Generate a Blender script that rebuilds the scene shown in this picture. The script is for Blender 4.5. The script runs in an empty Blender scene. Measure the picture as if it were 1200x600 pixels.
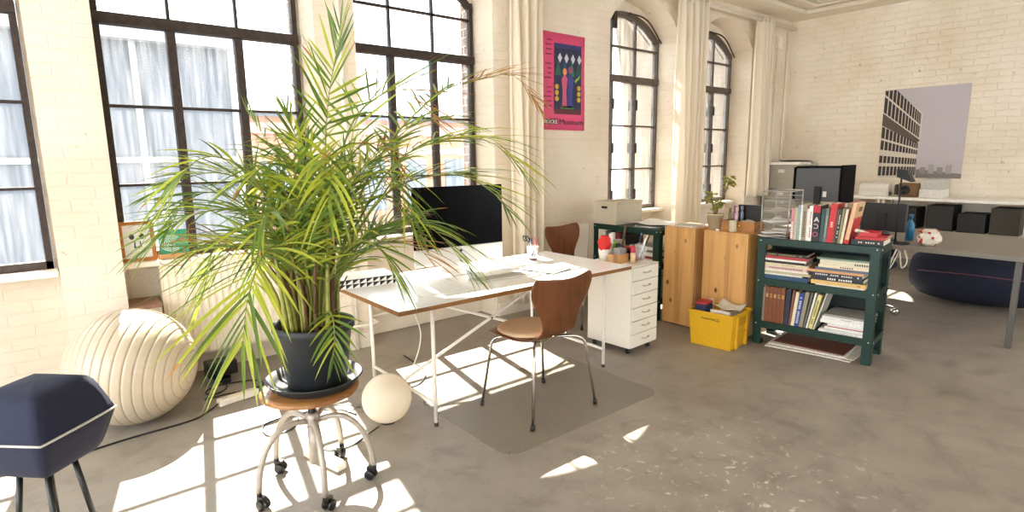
import bpy, math, random
from mathutils import Vector, Matrix
PI = math.pi
GLASS_TINT = (.62, .64, .64, 1)
SUN = 55.
SKY = 7.
EXPO = .4
COL = bpy.context.scene.collection
SC = bpy.context.scene

# ------------------------------------------------------------------ materials
def node_mat(name):
    m = bpy.data.materials.new(name); m.use_nodes = True
    nt = m.node_tree; nt.nodes.clear()
    out = nt.nodes.new('ShaderNodeOutputMaterial')
    return m, nt, out
def N(nt, t, **kw):
    n = nt.nodes.new(t)
    for k, v in kw.items():
        if k.startswith('_'): setattr(n, k[1:], v)
        else: n.inputs[k.replace('__', ' ')].default_value = v
    return n
def L(nt, a, b): nt.links.new(a, b)
def rgb(h):
    h = h.lstrip('#'); c = [int(h[i:i+2], 16)/255 for i in (0, 2, 4)]
    return tuple(x/12.92 if x <= .04045 else ((x+.055)/1.055)**2.4 for x in c) + (1,)
def pbsdf(nt, **kw):
    return N(nt, 'ShaderNodeBsdfPrincipled', **kw)
def ramp(nt, fac, stops):
    r = nt.nodes.new('ShaderNodeValToRGB')
    e = r.color_ramp.elements
    e[0].position, e[0].color = stops[0]; e[1].position, e[1].color = stops[-1]
    for p, c in stops[1:-1]:
        x = e.new(p); x.color = c
    L(nt, fac, r.inputs[0]); return r.outputs[0]
_mc = {}
def plain(col, rough=.5, metal=0., var=.06, bump=0., scale=40, spec=.5, name=None):
    """plain coloured surface with a little procedural variation"""
    key = (col, rough, metal, var, bump, scale, spec)
    if key in _mc: return _mc[key]
    m, nt, out = node_mat(name or 'surface_' + col.strip('#'))
    p = pbsdf(nt, Roughness=rough, Metallic=metal)
    p.inputs['Specular IOR Level'].default_value = spec
    c = rgb(col)
    tc = N(nt, 'ShaderNodeTexCoord')
    no = N(nt, 'ShaderNodeTexNoise', Scale=scale, Detail=4.)
    L(nt, tc.outputs['Object'], no.inputs['Vector'])
    lo = tuple(max(0, x*(1-var)) for x in c[:3]) + (1,); hi = tuple(min(1, x*(1+var)) for x in c[:3]) + (1,)
    L(nt, ramp(nt, no.outputs['Fac'], [(.3, lo), (.7, hi)]), p.inputs['Base Color'])
    if bump:
        b = N(nt, 'ShaderNodeBump', Strength=bump, Distance=.01)
        L(nt, no.outputs['Fac'], b.inputs['Height']); L(nt, b.outputs[0], p.inputs['Normal'])
    L(nt, p.outputs[0], out.inputs[0]); _mc[key] = m
    return m
def wood(col1, col2, axis=2, scale=6., stretch=.08, rough=.45, knots=False, name='wood'):
    m, nt, out = node_mat(name)
    p = pbsdf(nt, Roughness=rough)
    tc = N(nt, 'ShaderNodeTexCoord')
    mp = N(nt, 'ShaderNodeMapping')
    s = [1., 1., 1.]; s[axis] = stretch; mp.inputs['Scale'].default_value = s
    L(nt, tc.outputs['Object'], mp.inputs['Vector'])
    no = N(nt, 'ShaderNodeTexNoise', Scale=scale*6, Detail=6., Distortion=.6)
    L(nt, mp.outputs[0], no.inputs['Vector'])
    c = ramp(nt, no.outputs['Fac'], [(.28, rgb(col2)), (.5, rgb(col1)), (.75, tuple(min(1, x*1.15) for x in rgb(col1)[:3])+(1,))])
    if knots:
        mp2 = N(nt, 'ShaderNodeMapping'); s2 = [1., 1., 1.]; s2[axis] = .6; mp2.inputs['Scale'].default_value = s2
        L(nt, tc.outputs['Object'], mp2.inputs['Vector'])
        vo = N(nt, 'ShaderNodeTexVoronoi', Scale=6.5)
        L(nt, mp2.outputs[0], vo.inputs['Vector'])
        k = ramp(nt, vo.outputs['Distance'], [(.05, (1, 1, 1, 1)), (.12, (0, 0, 0, 1))])
        mx = N(nt, 'ShaderNodeMix', _data_type='RGBA')
        L(nt, k, mx.inputs[0]); L(nt, c, mx.inputs[6]); mx.inputs[7].default_value = rgb('#5c3415')
        # plank seams
        c = mx.outputs[2]
        wv = N(nt, 'ShaderNodeTexWave', Scale=1.7, _bands_direction='Y', _wave_profile='SAW')
        L(nt, tc.outputs['Object'], wv.inputs['Vector'])
        sm = ramp(nt, wv.outputs['Fac'], [(0., (.72, .68, .62, 1)), (.03, (1, 1, 1, 1)), (.5, (1.0, .98, .95, 1)), (1., (.9, .87, .82, 1))])
        mu = N(nt, 'ShaderNodeMix', _data_type='RGBA', _blend_type='MULTIPLY'); mu.inputs[0].default_value = 1.
        L(nt, c, mu.inputs[6]); L(nt, sm, mu.inputs[7]); c = mu.outputs[2]
    L(nt, c, p.inputs['Base Color'])
    b = N(nt, 'ShaderNodeBump', Strength=.08, Distance=.003)
    L(nt, no.outputs['Fac'], b.inputs['Height']); L(nt, b.outputs[0], p.inputs['Normal'])
    L(nt, p.outputs[0], out.inputs[0])
    return m
def painted_brick(name, axes, col='#eee5d8', col2='#dfd3c2', strength=.7):
    """white-painted rough brick wall; axes = the two object axes that span the wall"""
    m, nt, out = node_mat(name)
    p = pbsdf(nt, Roughness=.75); p.inputs['Specular IOR Level'].default_value = .25
    tc = N(nt, 'ShaderNodeTexCoord'); sp = N(nt, 'ShaderNodeSeparateXYZ'); cb = N(nt, 'ShaderNodeCombineXYZ')
    L(nt, tc.outputs['Object'], sp.inputs[0])
    L(nt, sp.outputs[axes[0]], cb.inputs[0]); L(nt, sp.outputs[axes[1]], cb.inputs[1])
    # wobble
    wn = N(nt, 'ShaderNodeTexNoise', Scale=5., Detail=3.)
    L(nt, tc.outputs['Object'], wn.inputs['Vector'])
    va = N(nt, 'ShaderNodeVectorMath', _operation='SCALE'); va.inputs['Scale'].default_value = .03
    L(nt, wn.outputs['Color'], va.inputs[0])
    ad = N(nt, 'ShaderNodeVectorMath', _operation='ADD')
    L(nt, cb.outputs[0], ad.inputs[0]); L(nt, va.outputs[0], ad.inputs[1])
    br = N(nt, 'ShaderNodeTexBrick', Scale=1.)
    br.inputs['Color1'].default_value = (1, 1, 1, 1); br.inputs['Color2'].default_value = (.86, .86, .86, 1); br.inputs['Mortar'].default_value = (.25, .25, .25, 1)
    br.inputs['Mortar Size'].default_value = .007; br.inputs['Mortar Smooth'].default_value = .6
    br.inputs['Brick Width'].default_value = .25; br.inputs['Row Height'].default_value = .077
    L(nt, ad.outputs[0], br.inputs['Vector'])
    no = N(nt, 'ShaderNodeTexNoise', Scale=14., Detail=8., Roughness=.65)
    L(nt, tc.outputs['Object'], no.inputs['Vector'])
    n2 = N(nt, 'ShaderNodeTexNoise', Scale=1.6, Detail=6.)
    L(nt, tc.outputs['Object'], n2.inputs['Vector'])
    c = ramp(nt, n2.outputs['Fac'], [(.3, rgb(col2)), (.62, rgb(col))])
    # a few darker chips and flaked spots
    sp2 = ramp(nt, no.outputs['Fac'], [(.27, rgb('#ab9880')), (.36, (1, 1, 1, 1))])
    mu = N(nt, 'ShaderNodeMix', _data_type='RGBA', _blend_type='MULTIPLY'); mu.inputs[0].default_value = .8
    L(nt, c, mu.inputs[6]); L(nt, sp2, mu.inputs[7])
    L(nt, mu.outputs[2], p.inputs['Base Color'])
    h = N(nt, 'ShaderNodeMix', _data_type='RGBA'); h.inputs[0].default_value = .62
    L(nt, br.outputs['Color'], h.inputs[6]); L(nt, no.outputs['Fac'], h.inputs[7])
    b = N(nt, 'ShaderNodeBump', Strength=strength, Distance=.012)
    L(nt, h.outputs[2], b.inputs['Height']); L(nt, b.outputs[0], p.inputs['Normal'])
    L(nt, p.outputs[0], out.inputs[0])
    return m
def raw_brick(name, axes, c1='#a3644a', c2='#7d4936', mortar='#b9ab9a', w=.25, h=.077):
    m, nt, out = node_mat(name)
    p = pbsdf(nt, Roughness=.85)
    tc = N(nt, 'ShaderNodeTexCoord'); sp = N(nt, 'ShaderNodeSeparateXYZ'); cb = N(nt, 'ShaderNodeCombineXYZ')
    L(nt, tc.outputs['Object'], sp.inputs[0])
    L(nt, sp.outputs[axes[0]], cb.inputs[0]); L(nt, sp.outputs[axes[1]], cb.inputs[1])
    br = N(nt, 'ShaderNodeTexBrick', Scale=1.)
    br.inputs['Color1'].default_value = rgb(c1); br.inputs['Color2'].default_value = rgb(c2); br.inputs['Mortar'].default_value = rgb(mortar)
    br.inputs['Mortar Size'].default_value = .006; br.inputs['Brick Width'].default_value = w; br.inputs['Row Height'].default_value = h
    L(nt, cb.outputs[0], br.inputs['Vector'])
    L(nt, br.outputs['Color'], p.inputs['Base Color'])
    L(nt, p.outputs[0], out.inputs[0])
    return m
def concrete():
    m, nt, out = node_mat('worn_concrete_floor')
    p = pbsdf(nt); p.inputs['Specular IOR Level'].default_value = .45
    tc = N(nt, 'ShaderNodeTexCoord')
    def noise(scale, detail=6., rough=.6, dist=0.):
        n = N(nt, 'ShaderNodeTexNoise', Scale=scale, Detail=detail, Roughness=rough, Distortion=dist)
        L(nt, tc.outputs['Object'], n.inputs['Vector']); return n.outputs['Fac']
    big = noise(.9, 5.); mid = noise(5., 8., .65, .4); fine = noise(60., 4.)
    c1 = ramp(nt, big, [(.3, rgb('#8a8076')), (.55, rgb('#999084')), (.75, rgb('#a59c90'))])
    c2 = ramp(nt, mid, [(.3, (.70, .685, .66, 1)), (.5, (1, 1, 1, 1)), (.72, (1.14, 1.13, 1.10, 1))])
    mu = N(nt, 'ShaderNodeMix', _data_type='RGBA', _blend_type='MULTIPLY'); mu.inputs[0].default_value = 1.
    L(nt, c1, mu.inputs[6]); L(nt, c2, mu.inputs[7])
    # white paint flecks, gathered in one worn zone
    vo = noise(17., 9., .72, .5)
    fl = ramp(nt, vo, [(.585, (0, 0, 0, 1)), (.63, (1, 1, 1, 1))])
    gr = N(nt, 'ShaderNodeVectorMath', _operation='DISTANCE'); gr.inputs[1].default_value = (2.3, 1.25, 0)
    L(nt, tc.outputs['Object'], gr.inputs[0])
    zone = ramp(nt, gr.outputs['Value'], [(.15, (1, 1, 1, 1)), (.85, (0, 0, 0, 1))])
    mz = N(nt, 'ShaderNodeMath', _operation='MULTIPLY'); L(nt, fl, mz.inputs[0]); L(nt, zone, mz.inputs[1])
    m2 = N(nt, 'ShaderNodeMix', _data_type='RGBA'); L(nt, mz.outputs[0], m2.inputs[0]); L(nt, mu.outputs[2], m2.inputs[6]); m2.inputs[7].default_value = rgb('#d8d2c6')
    # dark specks and stains
    dk = ramp(nt, noise(30., 8., .75), [(.31, (.5, .46, .42, 1)), (.39, (1, 1, 1, 1))])
    m3 = N(nt, 'ShaderNodeMix', _data_type='RGBA', _blend_type='MULTIPLY'); m3.inputs[0].default_value = 1.
    L(nt, m2.outputs[2], m3.inputs[6]); L(nt, dk, m3.inputs[7])
    # hairline cracks
    cv = N(nt, 'ShaderNodeTexVoronoi', Scale=.55, _feature='DISTANCE_TO_EDGE')
    wob = N(nt, 'ShaderNodeTexNoise', Scale=2.4, Detail=6.)
    L(nt, tc.outputs['Object'], wob.inputs['Vector'])
    sc = N(nt, 'ShaderNodeVectorMath', _operation='SCALE'); sc.inputs['Scale'].default_value = .5; L(nt, wob.outputs['Color'], sc.inputs[0])
    ad = N(nt, 'ShaderNodeVectorMath', _operation='ADD'); L(nt, tc.outputs['Object'], ad.inputs[0]); L(nt, sc.outputs[0], ad.inputs[1])
    L(nt, ad.outputs[0], cv.inputs['Vector'])
    ck = ramp(nt, cv.outputs['Distance'], [(.0, (.62, .6, .57, 1)), (.004, (1, 1, 1, 1))])
    m4 = N(nt, 'ShaderNodeMix', _data_type='RGBA', _blend_type='MULTIPLY'); m4.inputs[0].default_value = .25
    L(nt, m3.outputs[2], m4.inputs[6]); L(nt, ck, m4.inputs[7])
    L(nt, m4.outputs[2], p.inputs['Base Color'])
    L(nt, ramp(nt, mid, [(.3, (.38, .38, .38, 1)), (.7, (.62, .62, .62, 1))]), p.inputs['Roughness'])
    b = N(nt, 'ShaderNodeBump', Strength=.12, Distance=.004)
    L(nt, fine, b.inputs['Height']); L(nt, b.outputs[0], p.inputs['Normal'])
    L(nt, p.outputs[0], out.inputs[0])
    return m
def leafy(name, c1, c2, trans=.45, rough=.4):
    m, nt, out = node_mat(name)
    tc = N(nt, 'ShaderNodeTexCoord')
    no = N(nt, 'ShaderNodeTexNoise', Scale=7., Detail=3.); L(nt, tc.outputs['Object'], no.inputs['Vector'])
    c = ramp(nt, no.outputs['Fac'], [(.3, rgb(c1)), (.7, rgb(c2))])
    p = pbsdf(nt, Roughness=rough); L(nt, c, p.inputs['Base Color'])
    t = N(nt, 'ShaderNodeBsdfTranslucent'); L(nt, c, t.inputs['Color'])
    mx = N(nt, 'ShaderNodeMixShader'); mx.inputs[0].default_value = trans
    L(nt, p.outputs[0], mx.inputs[1]); L(nt, t.outputs[0], mx.inputs[2]); L(nt, mx.outputs[0], out.inputs[0])
    return m
def cloth(name, c, trans=.35):
    m, nt, out = node_mat(name)
    d = N(nt, 'ShaderNodeBsdfDiffuse'); t = N(nt, 'ShaderNodeBsdfTranslucent')
    tc = N(nt, 'ShaderNodeTexCoord'); no = N(nt, 'ShaderNodeTexNoise', Scale=300., Detail=2.); L(nt, tc.outputs['Object'], no.inputs['Vector'])
    k = rgb(c); cc = ramp(nt, no.outputs['Fac'], [(.3, tuple(x*.93 for x in k[:3])+(1,)), (.7, k)])
    L(nt, cc, d.inputs['Color']); L(nt, cc, t.inputs['Color'])
    mx = N(nt, 'ShaderNodeMixShader'); mx.inputs[0].default_value = trans
    L(nt, d.outputs[0], mx.inputs[1]); L(nt, t.outputs[0], mx.inputs[2]); L(nt, mx.outputs[0], out.inputs[0])
    return m
def pane_mat():
    """old window glass: clear, tinted a little, streaked with dust"""
    m, nt, out = node_mat('dusty_window_glass')
    tr = N(nt, 'ShaderNodeBsdfTransparent'); tr.inputs['Color'].default_value = GLASS_TINT
    gl = N(nt, 'ShaderNodeBsdfGlossy', Roughness=.02)
    du = N(nt, 'ShaderNodeBsdfTranslucent'); du.inputs['Color'].default_value = (.85, .86, .86, 1)
    tc = N(nt, 'ShaderNodeTexCoord'); mp = N(nt, 'ShaderNodeMapping'); mp.inputs['Scale'].default_value = (14, 1, 1.2)
    L(nt, tc.outputs['Object'], mp.inputs[0])
    no = N(nt, 'ShaderNodeTexNoise', Scale=3., Detail=6.); L(nt, mp.outputs[0], no.inputs['Vector'])
    fr = N(nt, 'ShaderNodeFresnel', IOR=1.3)
    m1 = N(nt, 'ShaderNodeMixShader'); L(nt, fr.outputs[0], m1.inputs[0]); L(nt, tr.outputs[0], m1.inputs[1]); L(nt, gl.outputs[0], m1.inputs[2])
    m2 = N(nt, 'ShaderNodeMixShader'); L(nt, ramp(nt, no.outputs['Fac'], [(.35, (.008, .008, .008, 1)), (.75, (.045, .045, .045, 1))]), m2.inputs[0])
    L(nt, m1.outputs[0], m2.inputs[1]); L(nt, du.outputs[0], m2.inputs[2]); L(nt, m2.outputs[0], out.inputs[0])
    return m
def clear_plastic(name, col='#ffffff', alpha=.35, rough=.1):
    m, nt, out = node_mat(name)
    tr = N(nt, 'ShaderNodeBsdfTransparent'); tr.inputs['Color'].default_value = (.95, .96, .96, 1)
    p = pbsdf(nt, Roughness=rough); p.inputs['Base Color'].default_value = rgb(col)
    mx = N(nt, 'ShaderNodeMixShader'); mx.inputs[0].default_value = alpha
    L(nt, tr.outputs[0], mx.inputs[1]); L(nt, p.outputs[0], mx.inputs[2]); L(nt, mx.outputs[0], out.inputs[0])
    return m

# ------------------------------------------------------------------ mesh builder
class MB:
    def __init__(s): s.v = []; s.f = []; s.m = []; s.smooth = []
    def add(s, vs, fs, M=None, mi=0, sm=False):
        o = len(s.v)
        s.v += [tuple(M @ Vector(p)) for p in vs] if M is not None else [tuple(p) for p in vs]
        for f in fs: s.f.append([i+o for i in f]); s.m.append(mi); s.smooth.append(sm)
        return s
    def box(s, a, b, M=None, mi=0):
        (x0, y0, z0), (x1, y1, z1) = a, b
        vs = [(x0,y0,z0),(x1,y0,z0),(x1,y1,z0),(x0,y1,z0),(x0,y0,z1),(x1,y0,z1),(x1,y1,z1),(x0,y1,z1)]
        return s.add(vs, [(3,2,1,0),(4,5,6,7),(0,1,5,4),(1,2,6,5),(2,3,7,6),(3,0,4,7)], M, mi)
    def tube(s, pts, r, n=8, M=None, mi=0, cap=True, taper=None):
        pts = [Vector(p) for p in pts]; vs = []; fs = []
        t0 = (pts[1]-pts[0]).normalized(); up = Vector((0,0,1)) if abs(t0.z) < .9 else Vector((1,0,0))
        u = t0.cross(up).normalized()
        for i, p in enumerate(pts):
            if i == 0: t = t0
            elif i == len(pts)-1: t = (pts[i]-pts[i-1]).normalized()
            else: t = ((pts[i]-pts[i-1]).normalized() + (pts[i+1]-pts[i]).normalized()).normalized()
            u = (u - t*u.dot(t)).normalized(); w = t.cross(u)
            rr = r if taper is None else r*taper[i]
            for k in range(n):
                a = 2*PI*k/n; vs.append(p + u*math.cos(a)*rr + w*math.sin(a)*rr)
        for i in range(len(pts)-1):
            for k in range(n):
                k2 = (k+1) % n; fs.append((i*n+k, i*n+k2, (i+1)*n+k2, (i+1)*n+k))
        if cap: fs.append(tuple(range(n-1, -1, -1))); fs.append(tuple((len(pts)-1)*n+k for k in range(n)))
        o = len(s.f); s.add(vs, fs, M, mi, True)
        if cap: s.smooth[-1] = s.smooth[-2] = False
        return s
    def lathe(s, prof, n=32, M=None, mi=0, sm=True):
        vs = []; fs = []
        for r, z in prof:
            for k in range(n):
                a = 2*PI*k/n; vs.append((r*math.cos(a), r*math.sin(a), z))
        for i in range(len(prof)-1):
            for k in range(n):
                k2 = (k+1) % n; fs.append((i*n+k, i*n+k2, (i+1)*n+k2, (i+1)*n+k))
        s.add(vs, fs, M, mi, sm)
        if prof[0][0] > 1e-5: s.add(vs[:n], [tuple(range(n-1, -1, -1))], M, mi)
        if prof[-1][0] > 1e-5: s.add(vs[-n:], [tuple(range(n))], M, mi)
        return s
    def prism(s, poly, z0, z1, M=None, mi=0):
        n = len(poly); vs = [(x, y, z0) for x, y in poly] + [(x, y, z1) for x, y in poly]
        fs = [tuple(range(n-1, -1, -1)), tuple(range(n, 2*n))] + [(i, (i+1) % n, n+(i+1) % n, n+i) for i in range(n)]
        return s.add(vs, fs, M, mi)
    def grid(s, P, M=None, mi=0, sm=True):
        nr = len(P); nc = len(P[0]); vs = [p for r in P for p in r]
        fs = [(i*nc+j, i*nc+j+1, (i+1)*nc+j+1, (i+1)*nc+j) for i in range(nr-1) for j in range(nc-1)]
        return s.add(vs, fs, M, mi, sm)
    def sphere(s, c, r, n=24, m=14, M=None, mi=0, sq=(1,1,1)):
        P = []
        for i in range(m+1):
            t = PI*i/m
            P.append([(c[0]+sq[0]*r*math.sin(t)*math.cos(2*PI*k/n), c[1]+sq[1]*r*math.sin(t)*math.sin(2*PI*k/n), c[2]-sq[2]*r*math.cos(t)) for k in range(n+1)])
        return s.grid(P, M, mi)
    def build(s, name, mats, parent=None, bevel=0, solid=0, sub=0, seg=2, weld=False):
        me = bpy.data.meshes.new(name); me.from_pydata(s.v, [], s.f)
        if not isinstance(mats, (list, tuple)): mats = [mats]
        for m in mats: me.materials.append(m)
        me.polygons.foreach_set('material_index', s.m); me.polygons.foreach_set('use_smooth', s.smooth)
        me.update()
        o = bpy.data.objects.new(name, me); COL.objects.link(o)
        if parent is not None: o.parent = parent
        if weld:
            w = o.modifiers.new('weld', 'WELD'); w.merge_threshold = 1e-5
        if solid:
            q = o.modifiers.new('solid', 'SOLIDIFY'); q.thickness = solid; q.offset = 0
        if sub:
            q = o.modifiers.new('sub', 'SUBSURF'); q.levels = q.render_levels = sub
        if bevel:
            q = o.modifiers.new('bevel', 'BEVEL'); q.width = bevel; q.segments = seg; q.limit_method = 'ANGLE'; q.angle_limit = .7
        return o
def thing(name, label, cat, loc=(0,0,0), rz=0, group=None):
    o = bpy.data.objects.new(name, None); COL.objects.link(o); o.empty_display_size = .05
    o.location = loc; o.rotation_euler = (0, 0, rz); tag(o, label, cat, group); return o
def tag(o, label, cat, group=None, loc=None, rz=None):
    o['label'] = label; o['category'] = cat
    if group: o['group'] = group
    if loc is not None: o.location = loc
    if rz is not None: o.rotation_euler = (0, 0, rz)
    return o
def struct(o): o['kind'] = 'structure'; return o
def T(x=0, y=0, z=0): return Matrix.Translation((x, y, z))
def RZ(a): return Matrix.Rotation(a, 4, 'Z')
def RX(a): return Matrix.Rotation(a, 4, 'X')
def RY(a): return Matrix.Rotation(a, 4, 'Y')
def dup_tree(o, parent=None):
    c = o.copy(); COL.objects.link(c)
    if parent is not None: c.parent = parent
    for ch in list(o.children): dup_tree(ch, c)
    return c
def bez(P, n):
    """Catmull-Rom through the points"""
    P = [Vector(p) for p in P]; Q = [P[0]*2-P[1]] + P + [P[-1]*2-P[-2]]; out = []
    seg = len(P)-1
    for i in range(n+1):
        t = i/n*seg; k = min(int(t), seg-1); u = t-k
        a, b, c, d = Q[k:k+4]
        out.append(.5*((2*b)+(c-a)*u+(2*a-5*b+4*c-d)*u*u+(3*b-a-3*c+d)*u**3))
    return out
def lettering(txt, size, mat, parent, M, name='lettering', bold=0., align='LEFT', width=None):
    cu = bpy.data.curves.new('txt', 'FONT'); cu.body = txt; cu.size = size; cu.offset = bold; cu.align_x = align; cu.extrude = .0004
    ob = bpy.data.objects.new('txt', cu); COL.objects.link(ob)
    bpy.context.view_layer.update()
    me = bpy.data.meshes.new_from_object(ob.evaluated_get(bpy.context.evaluated_depsgraph_get()))
    bpy.data.objects.remove(ob); bpy.data.curves.remove(cu)
    if width:
        xs = [v.co.x for v in me.vertices]; k = width/(max(xs)-min(xs))
        me.transform(Matrix.Diagonal((k, 1, 1, 1)))
    me.transform(M); me.materials.clear(); me.materials.append(mat)
    o = bpy.data.objects.new(name, me); COL.objects.link(o); o.parent = parent
    return o
def plane_m(o, ux, uy):
    """matrix taking text x,y to the directions ux, uy at origin o"""
    ux = Vector(ux).normalized(); uy = Vector(uy).normalized(); uz = ux.cross(uy)
    m = Matrix((ux, uy, uz)).transposed().to_4x4(); m.translation = Vector(o); return m
# ------------------------------------------------------------------ room shell
XR = 8.8; YF = 4.2; YG = 4.5; YO = 4.67; HC = 3.47; XL = -3.4; YB = -3.6
HW = .65; ZS = 2.86; RISE = .27; SILL = .86
CENT = [-2.25, -.64, .97, 2.58, 5.36, 7.02]  # first two continue the row leftwards, added to bring more daylight
M_wall = painted_brick('white_painted_brick', (0, 2), '#e6dac8', '#d8c9b4')
M_wallr = painted_brick('white_painted_brick_side', (1, 2), '#ece1cf', '#ddceb6', .8)
M_ceil = plain('#ded3c1', .8, bump=.1, scale=6)
M_floor = concrete()
M_outbrick = raw_brick('outer_brick', (1, 2), '#8a6a58', '#6f5446')
M_iron = plain('#372c26', .6, .3, var=.35, scale=30, bump=.3); M_iron_bloom = plain('#5a5048', .6, .2, var=.35, scale=30, bump=.3)
M_glass = pane_mat()
def arch_z(x, c, hw, zs, rise):
    R = (hw*hw+rise*rise)/(2*rise); d = min(abs(x-c), hw)
    return zs + math.sqrt(R*R-d*d) - (R-rise)
def arch_wall(mb, y0, y1, x0, x1, cents, hw, zb, zs, rise, top, mi_rev=0, n=14, bottom_face=False):
    """wall slab from y0 (room side) to y1 with arched openings, as one shell"""
    xs = x0
    hw0 = hw
    for c in cents:
        c, hw = c if isinstance(c, tuple) else (c, hw0)
        l, r = c-hw, c+hw
        for y, fl in ((y0, 0), (y1, 1)):
            q = [(xs, y, 0), (l, y, 0), (l, y, top), (xs, y, top)]; mb.add(q, [(0,1,2,3) if not fl else (3,2,1,0)])
            if zb > 0: mb.add([(l,y,0),(r,y,0),(r,y,zb),(l,y,zb)], [(0,1,2,3) if not fl else (3,2,1,0)])
            for i in range(n):
                a, b = l+(r-l)*i/n, l+(r-l)*(i+1)/n
                mb.add([(a,y,arch_z(a,c,hw,zs,rise)),(b,y,arch_z(b,c,hw,zs,rise)),(b,y,top),(a,y,top)], [(0,1,2,3) if not fl else (3,2,1,0)])
        # reveals
        mb.add([(l,y0,zb),(l,y1,zb),(l,y1,zs),(l,y0,zs)], [(0,1,2,3)], mi=mi_rev)
        mb.add([(r,y0,zb),(r,y1,zb),(r,y1,zs),(r,y0,zs)], [(3,2,1,0)], mi=mi_rev)
        for i in range(n):
            a, b = l+(r-l)*i/n, l+(r-l)*(i+1)/n
            za, zb2 = arch_z(a,c,hw,zs,rise), arch_z(b,c,hw,zs,rise)
            mb.add([(a,y0,za),(b,y0,zb2),(b,y1,zb2),(a,y1,za)], [(3,2,1,0)], mi=mi_rev, sm=True)
        if zb > 0: mb.add([(l,y0,zb),(r,y0,zb),(r,y1,zb),(l,y1,zb)], [(0,1,2,3)], mi=mi_rev)
        xs = r
    for y, fl in ((y0, 0), (y1, 1)):
        mb.add([(xs,y,0),(x1,y,0),(x1,y,top),(xs,y,top)], [(0,1,2,3) if not fl else (3,2,1,0)])
    return mb
struct(MB().box((XL-.2, YB-.2, -.2), (XR+.2, YO, 0)).build('floor', M_floor))
struct(MB().box((XL-.2, YB-.2, HC), (XR+.2, YO, HC+.25)).build('ceiling', M_ceil))
# inner leaf of the window wall: niches run down to the floor
wb = arch_wall(MB(), YF, YG, XL, XR, CENT[:4]+[(5.395, .605), (7.07, .635)], HW, 0, 2.92, .33, HC)
struct(wb.build('wall_back', M_wall))
# outer leaf with smaller openings: carries the apron under each window
wm = arch_wall(MB(), YG+.001, YG+.035, XL, XR, CENT, HW-.02, SILL, ZS, RISE, HC)
struct(wm.build('wall_infill', [M_wall]))
wo = arch_wall(MB(), YG+.036, YO, XL, XR, CENT, HW-.02, SILL-.02, ZS+.40, RISE, 4.0, mi_rev=1)
struct(wo.build('wall_outer', [M_outbrick, M_outbrick]))
struct(MB().box((XR, YB, 0), (XR+.2, YO, HC)).build('wall_right', M_wallr))
wl = arch_wall(MB(), 0, .2, -YO, -YB, [-2.6, -.1, 2.2], 1.05, .5, 2.9, .35, HC)  # unseen openings added to brighten the left-facing sides of things
wlo = struct(wl.build('wall_left', M_wall)); wlo.matrix_world = T(XL, 0, 0) @ RZ(PI/2)
# wall behind the camera, with unseen openings added to let in fill light
wf = arch_wall(MB(), YB-.3, YB, XL, XR, [-1.9, 6.6], .9, .5, 2.9, .35, HC)
struct(wf.build('wall_front', M_wall))
# coffered ceiling border: a lower strip along the two walls and two moulding lines
def border(name, d, w, z0, z1):
    mb = MB()
    mb.box((XL, YF-d-w, z0), (XR-d, YF-d, z1)); mb.box((XR-d-w, YB+.4, z0), (XR-d, YF-d-w, z1))
    return struct(mb.build(name, M_ceil, bevel=.012))
border('trim_1', .0, .36, HC-.06, HC-.001)
border('trim_2', .52, .07, HC-.035, HC-.001)
border('trim_3', .66, .03, HC-.022, HC-.001)

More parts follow.
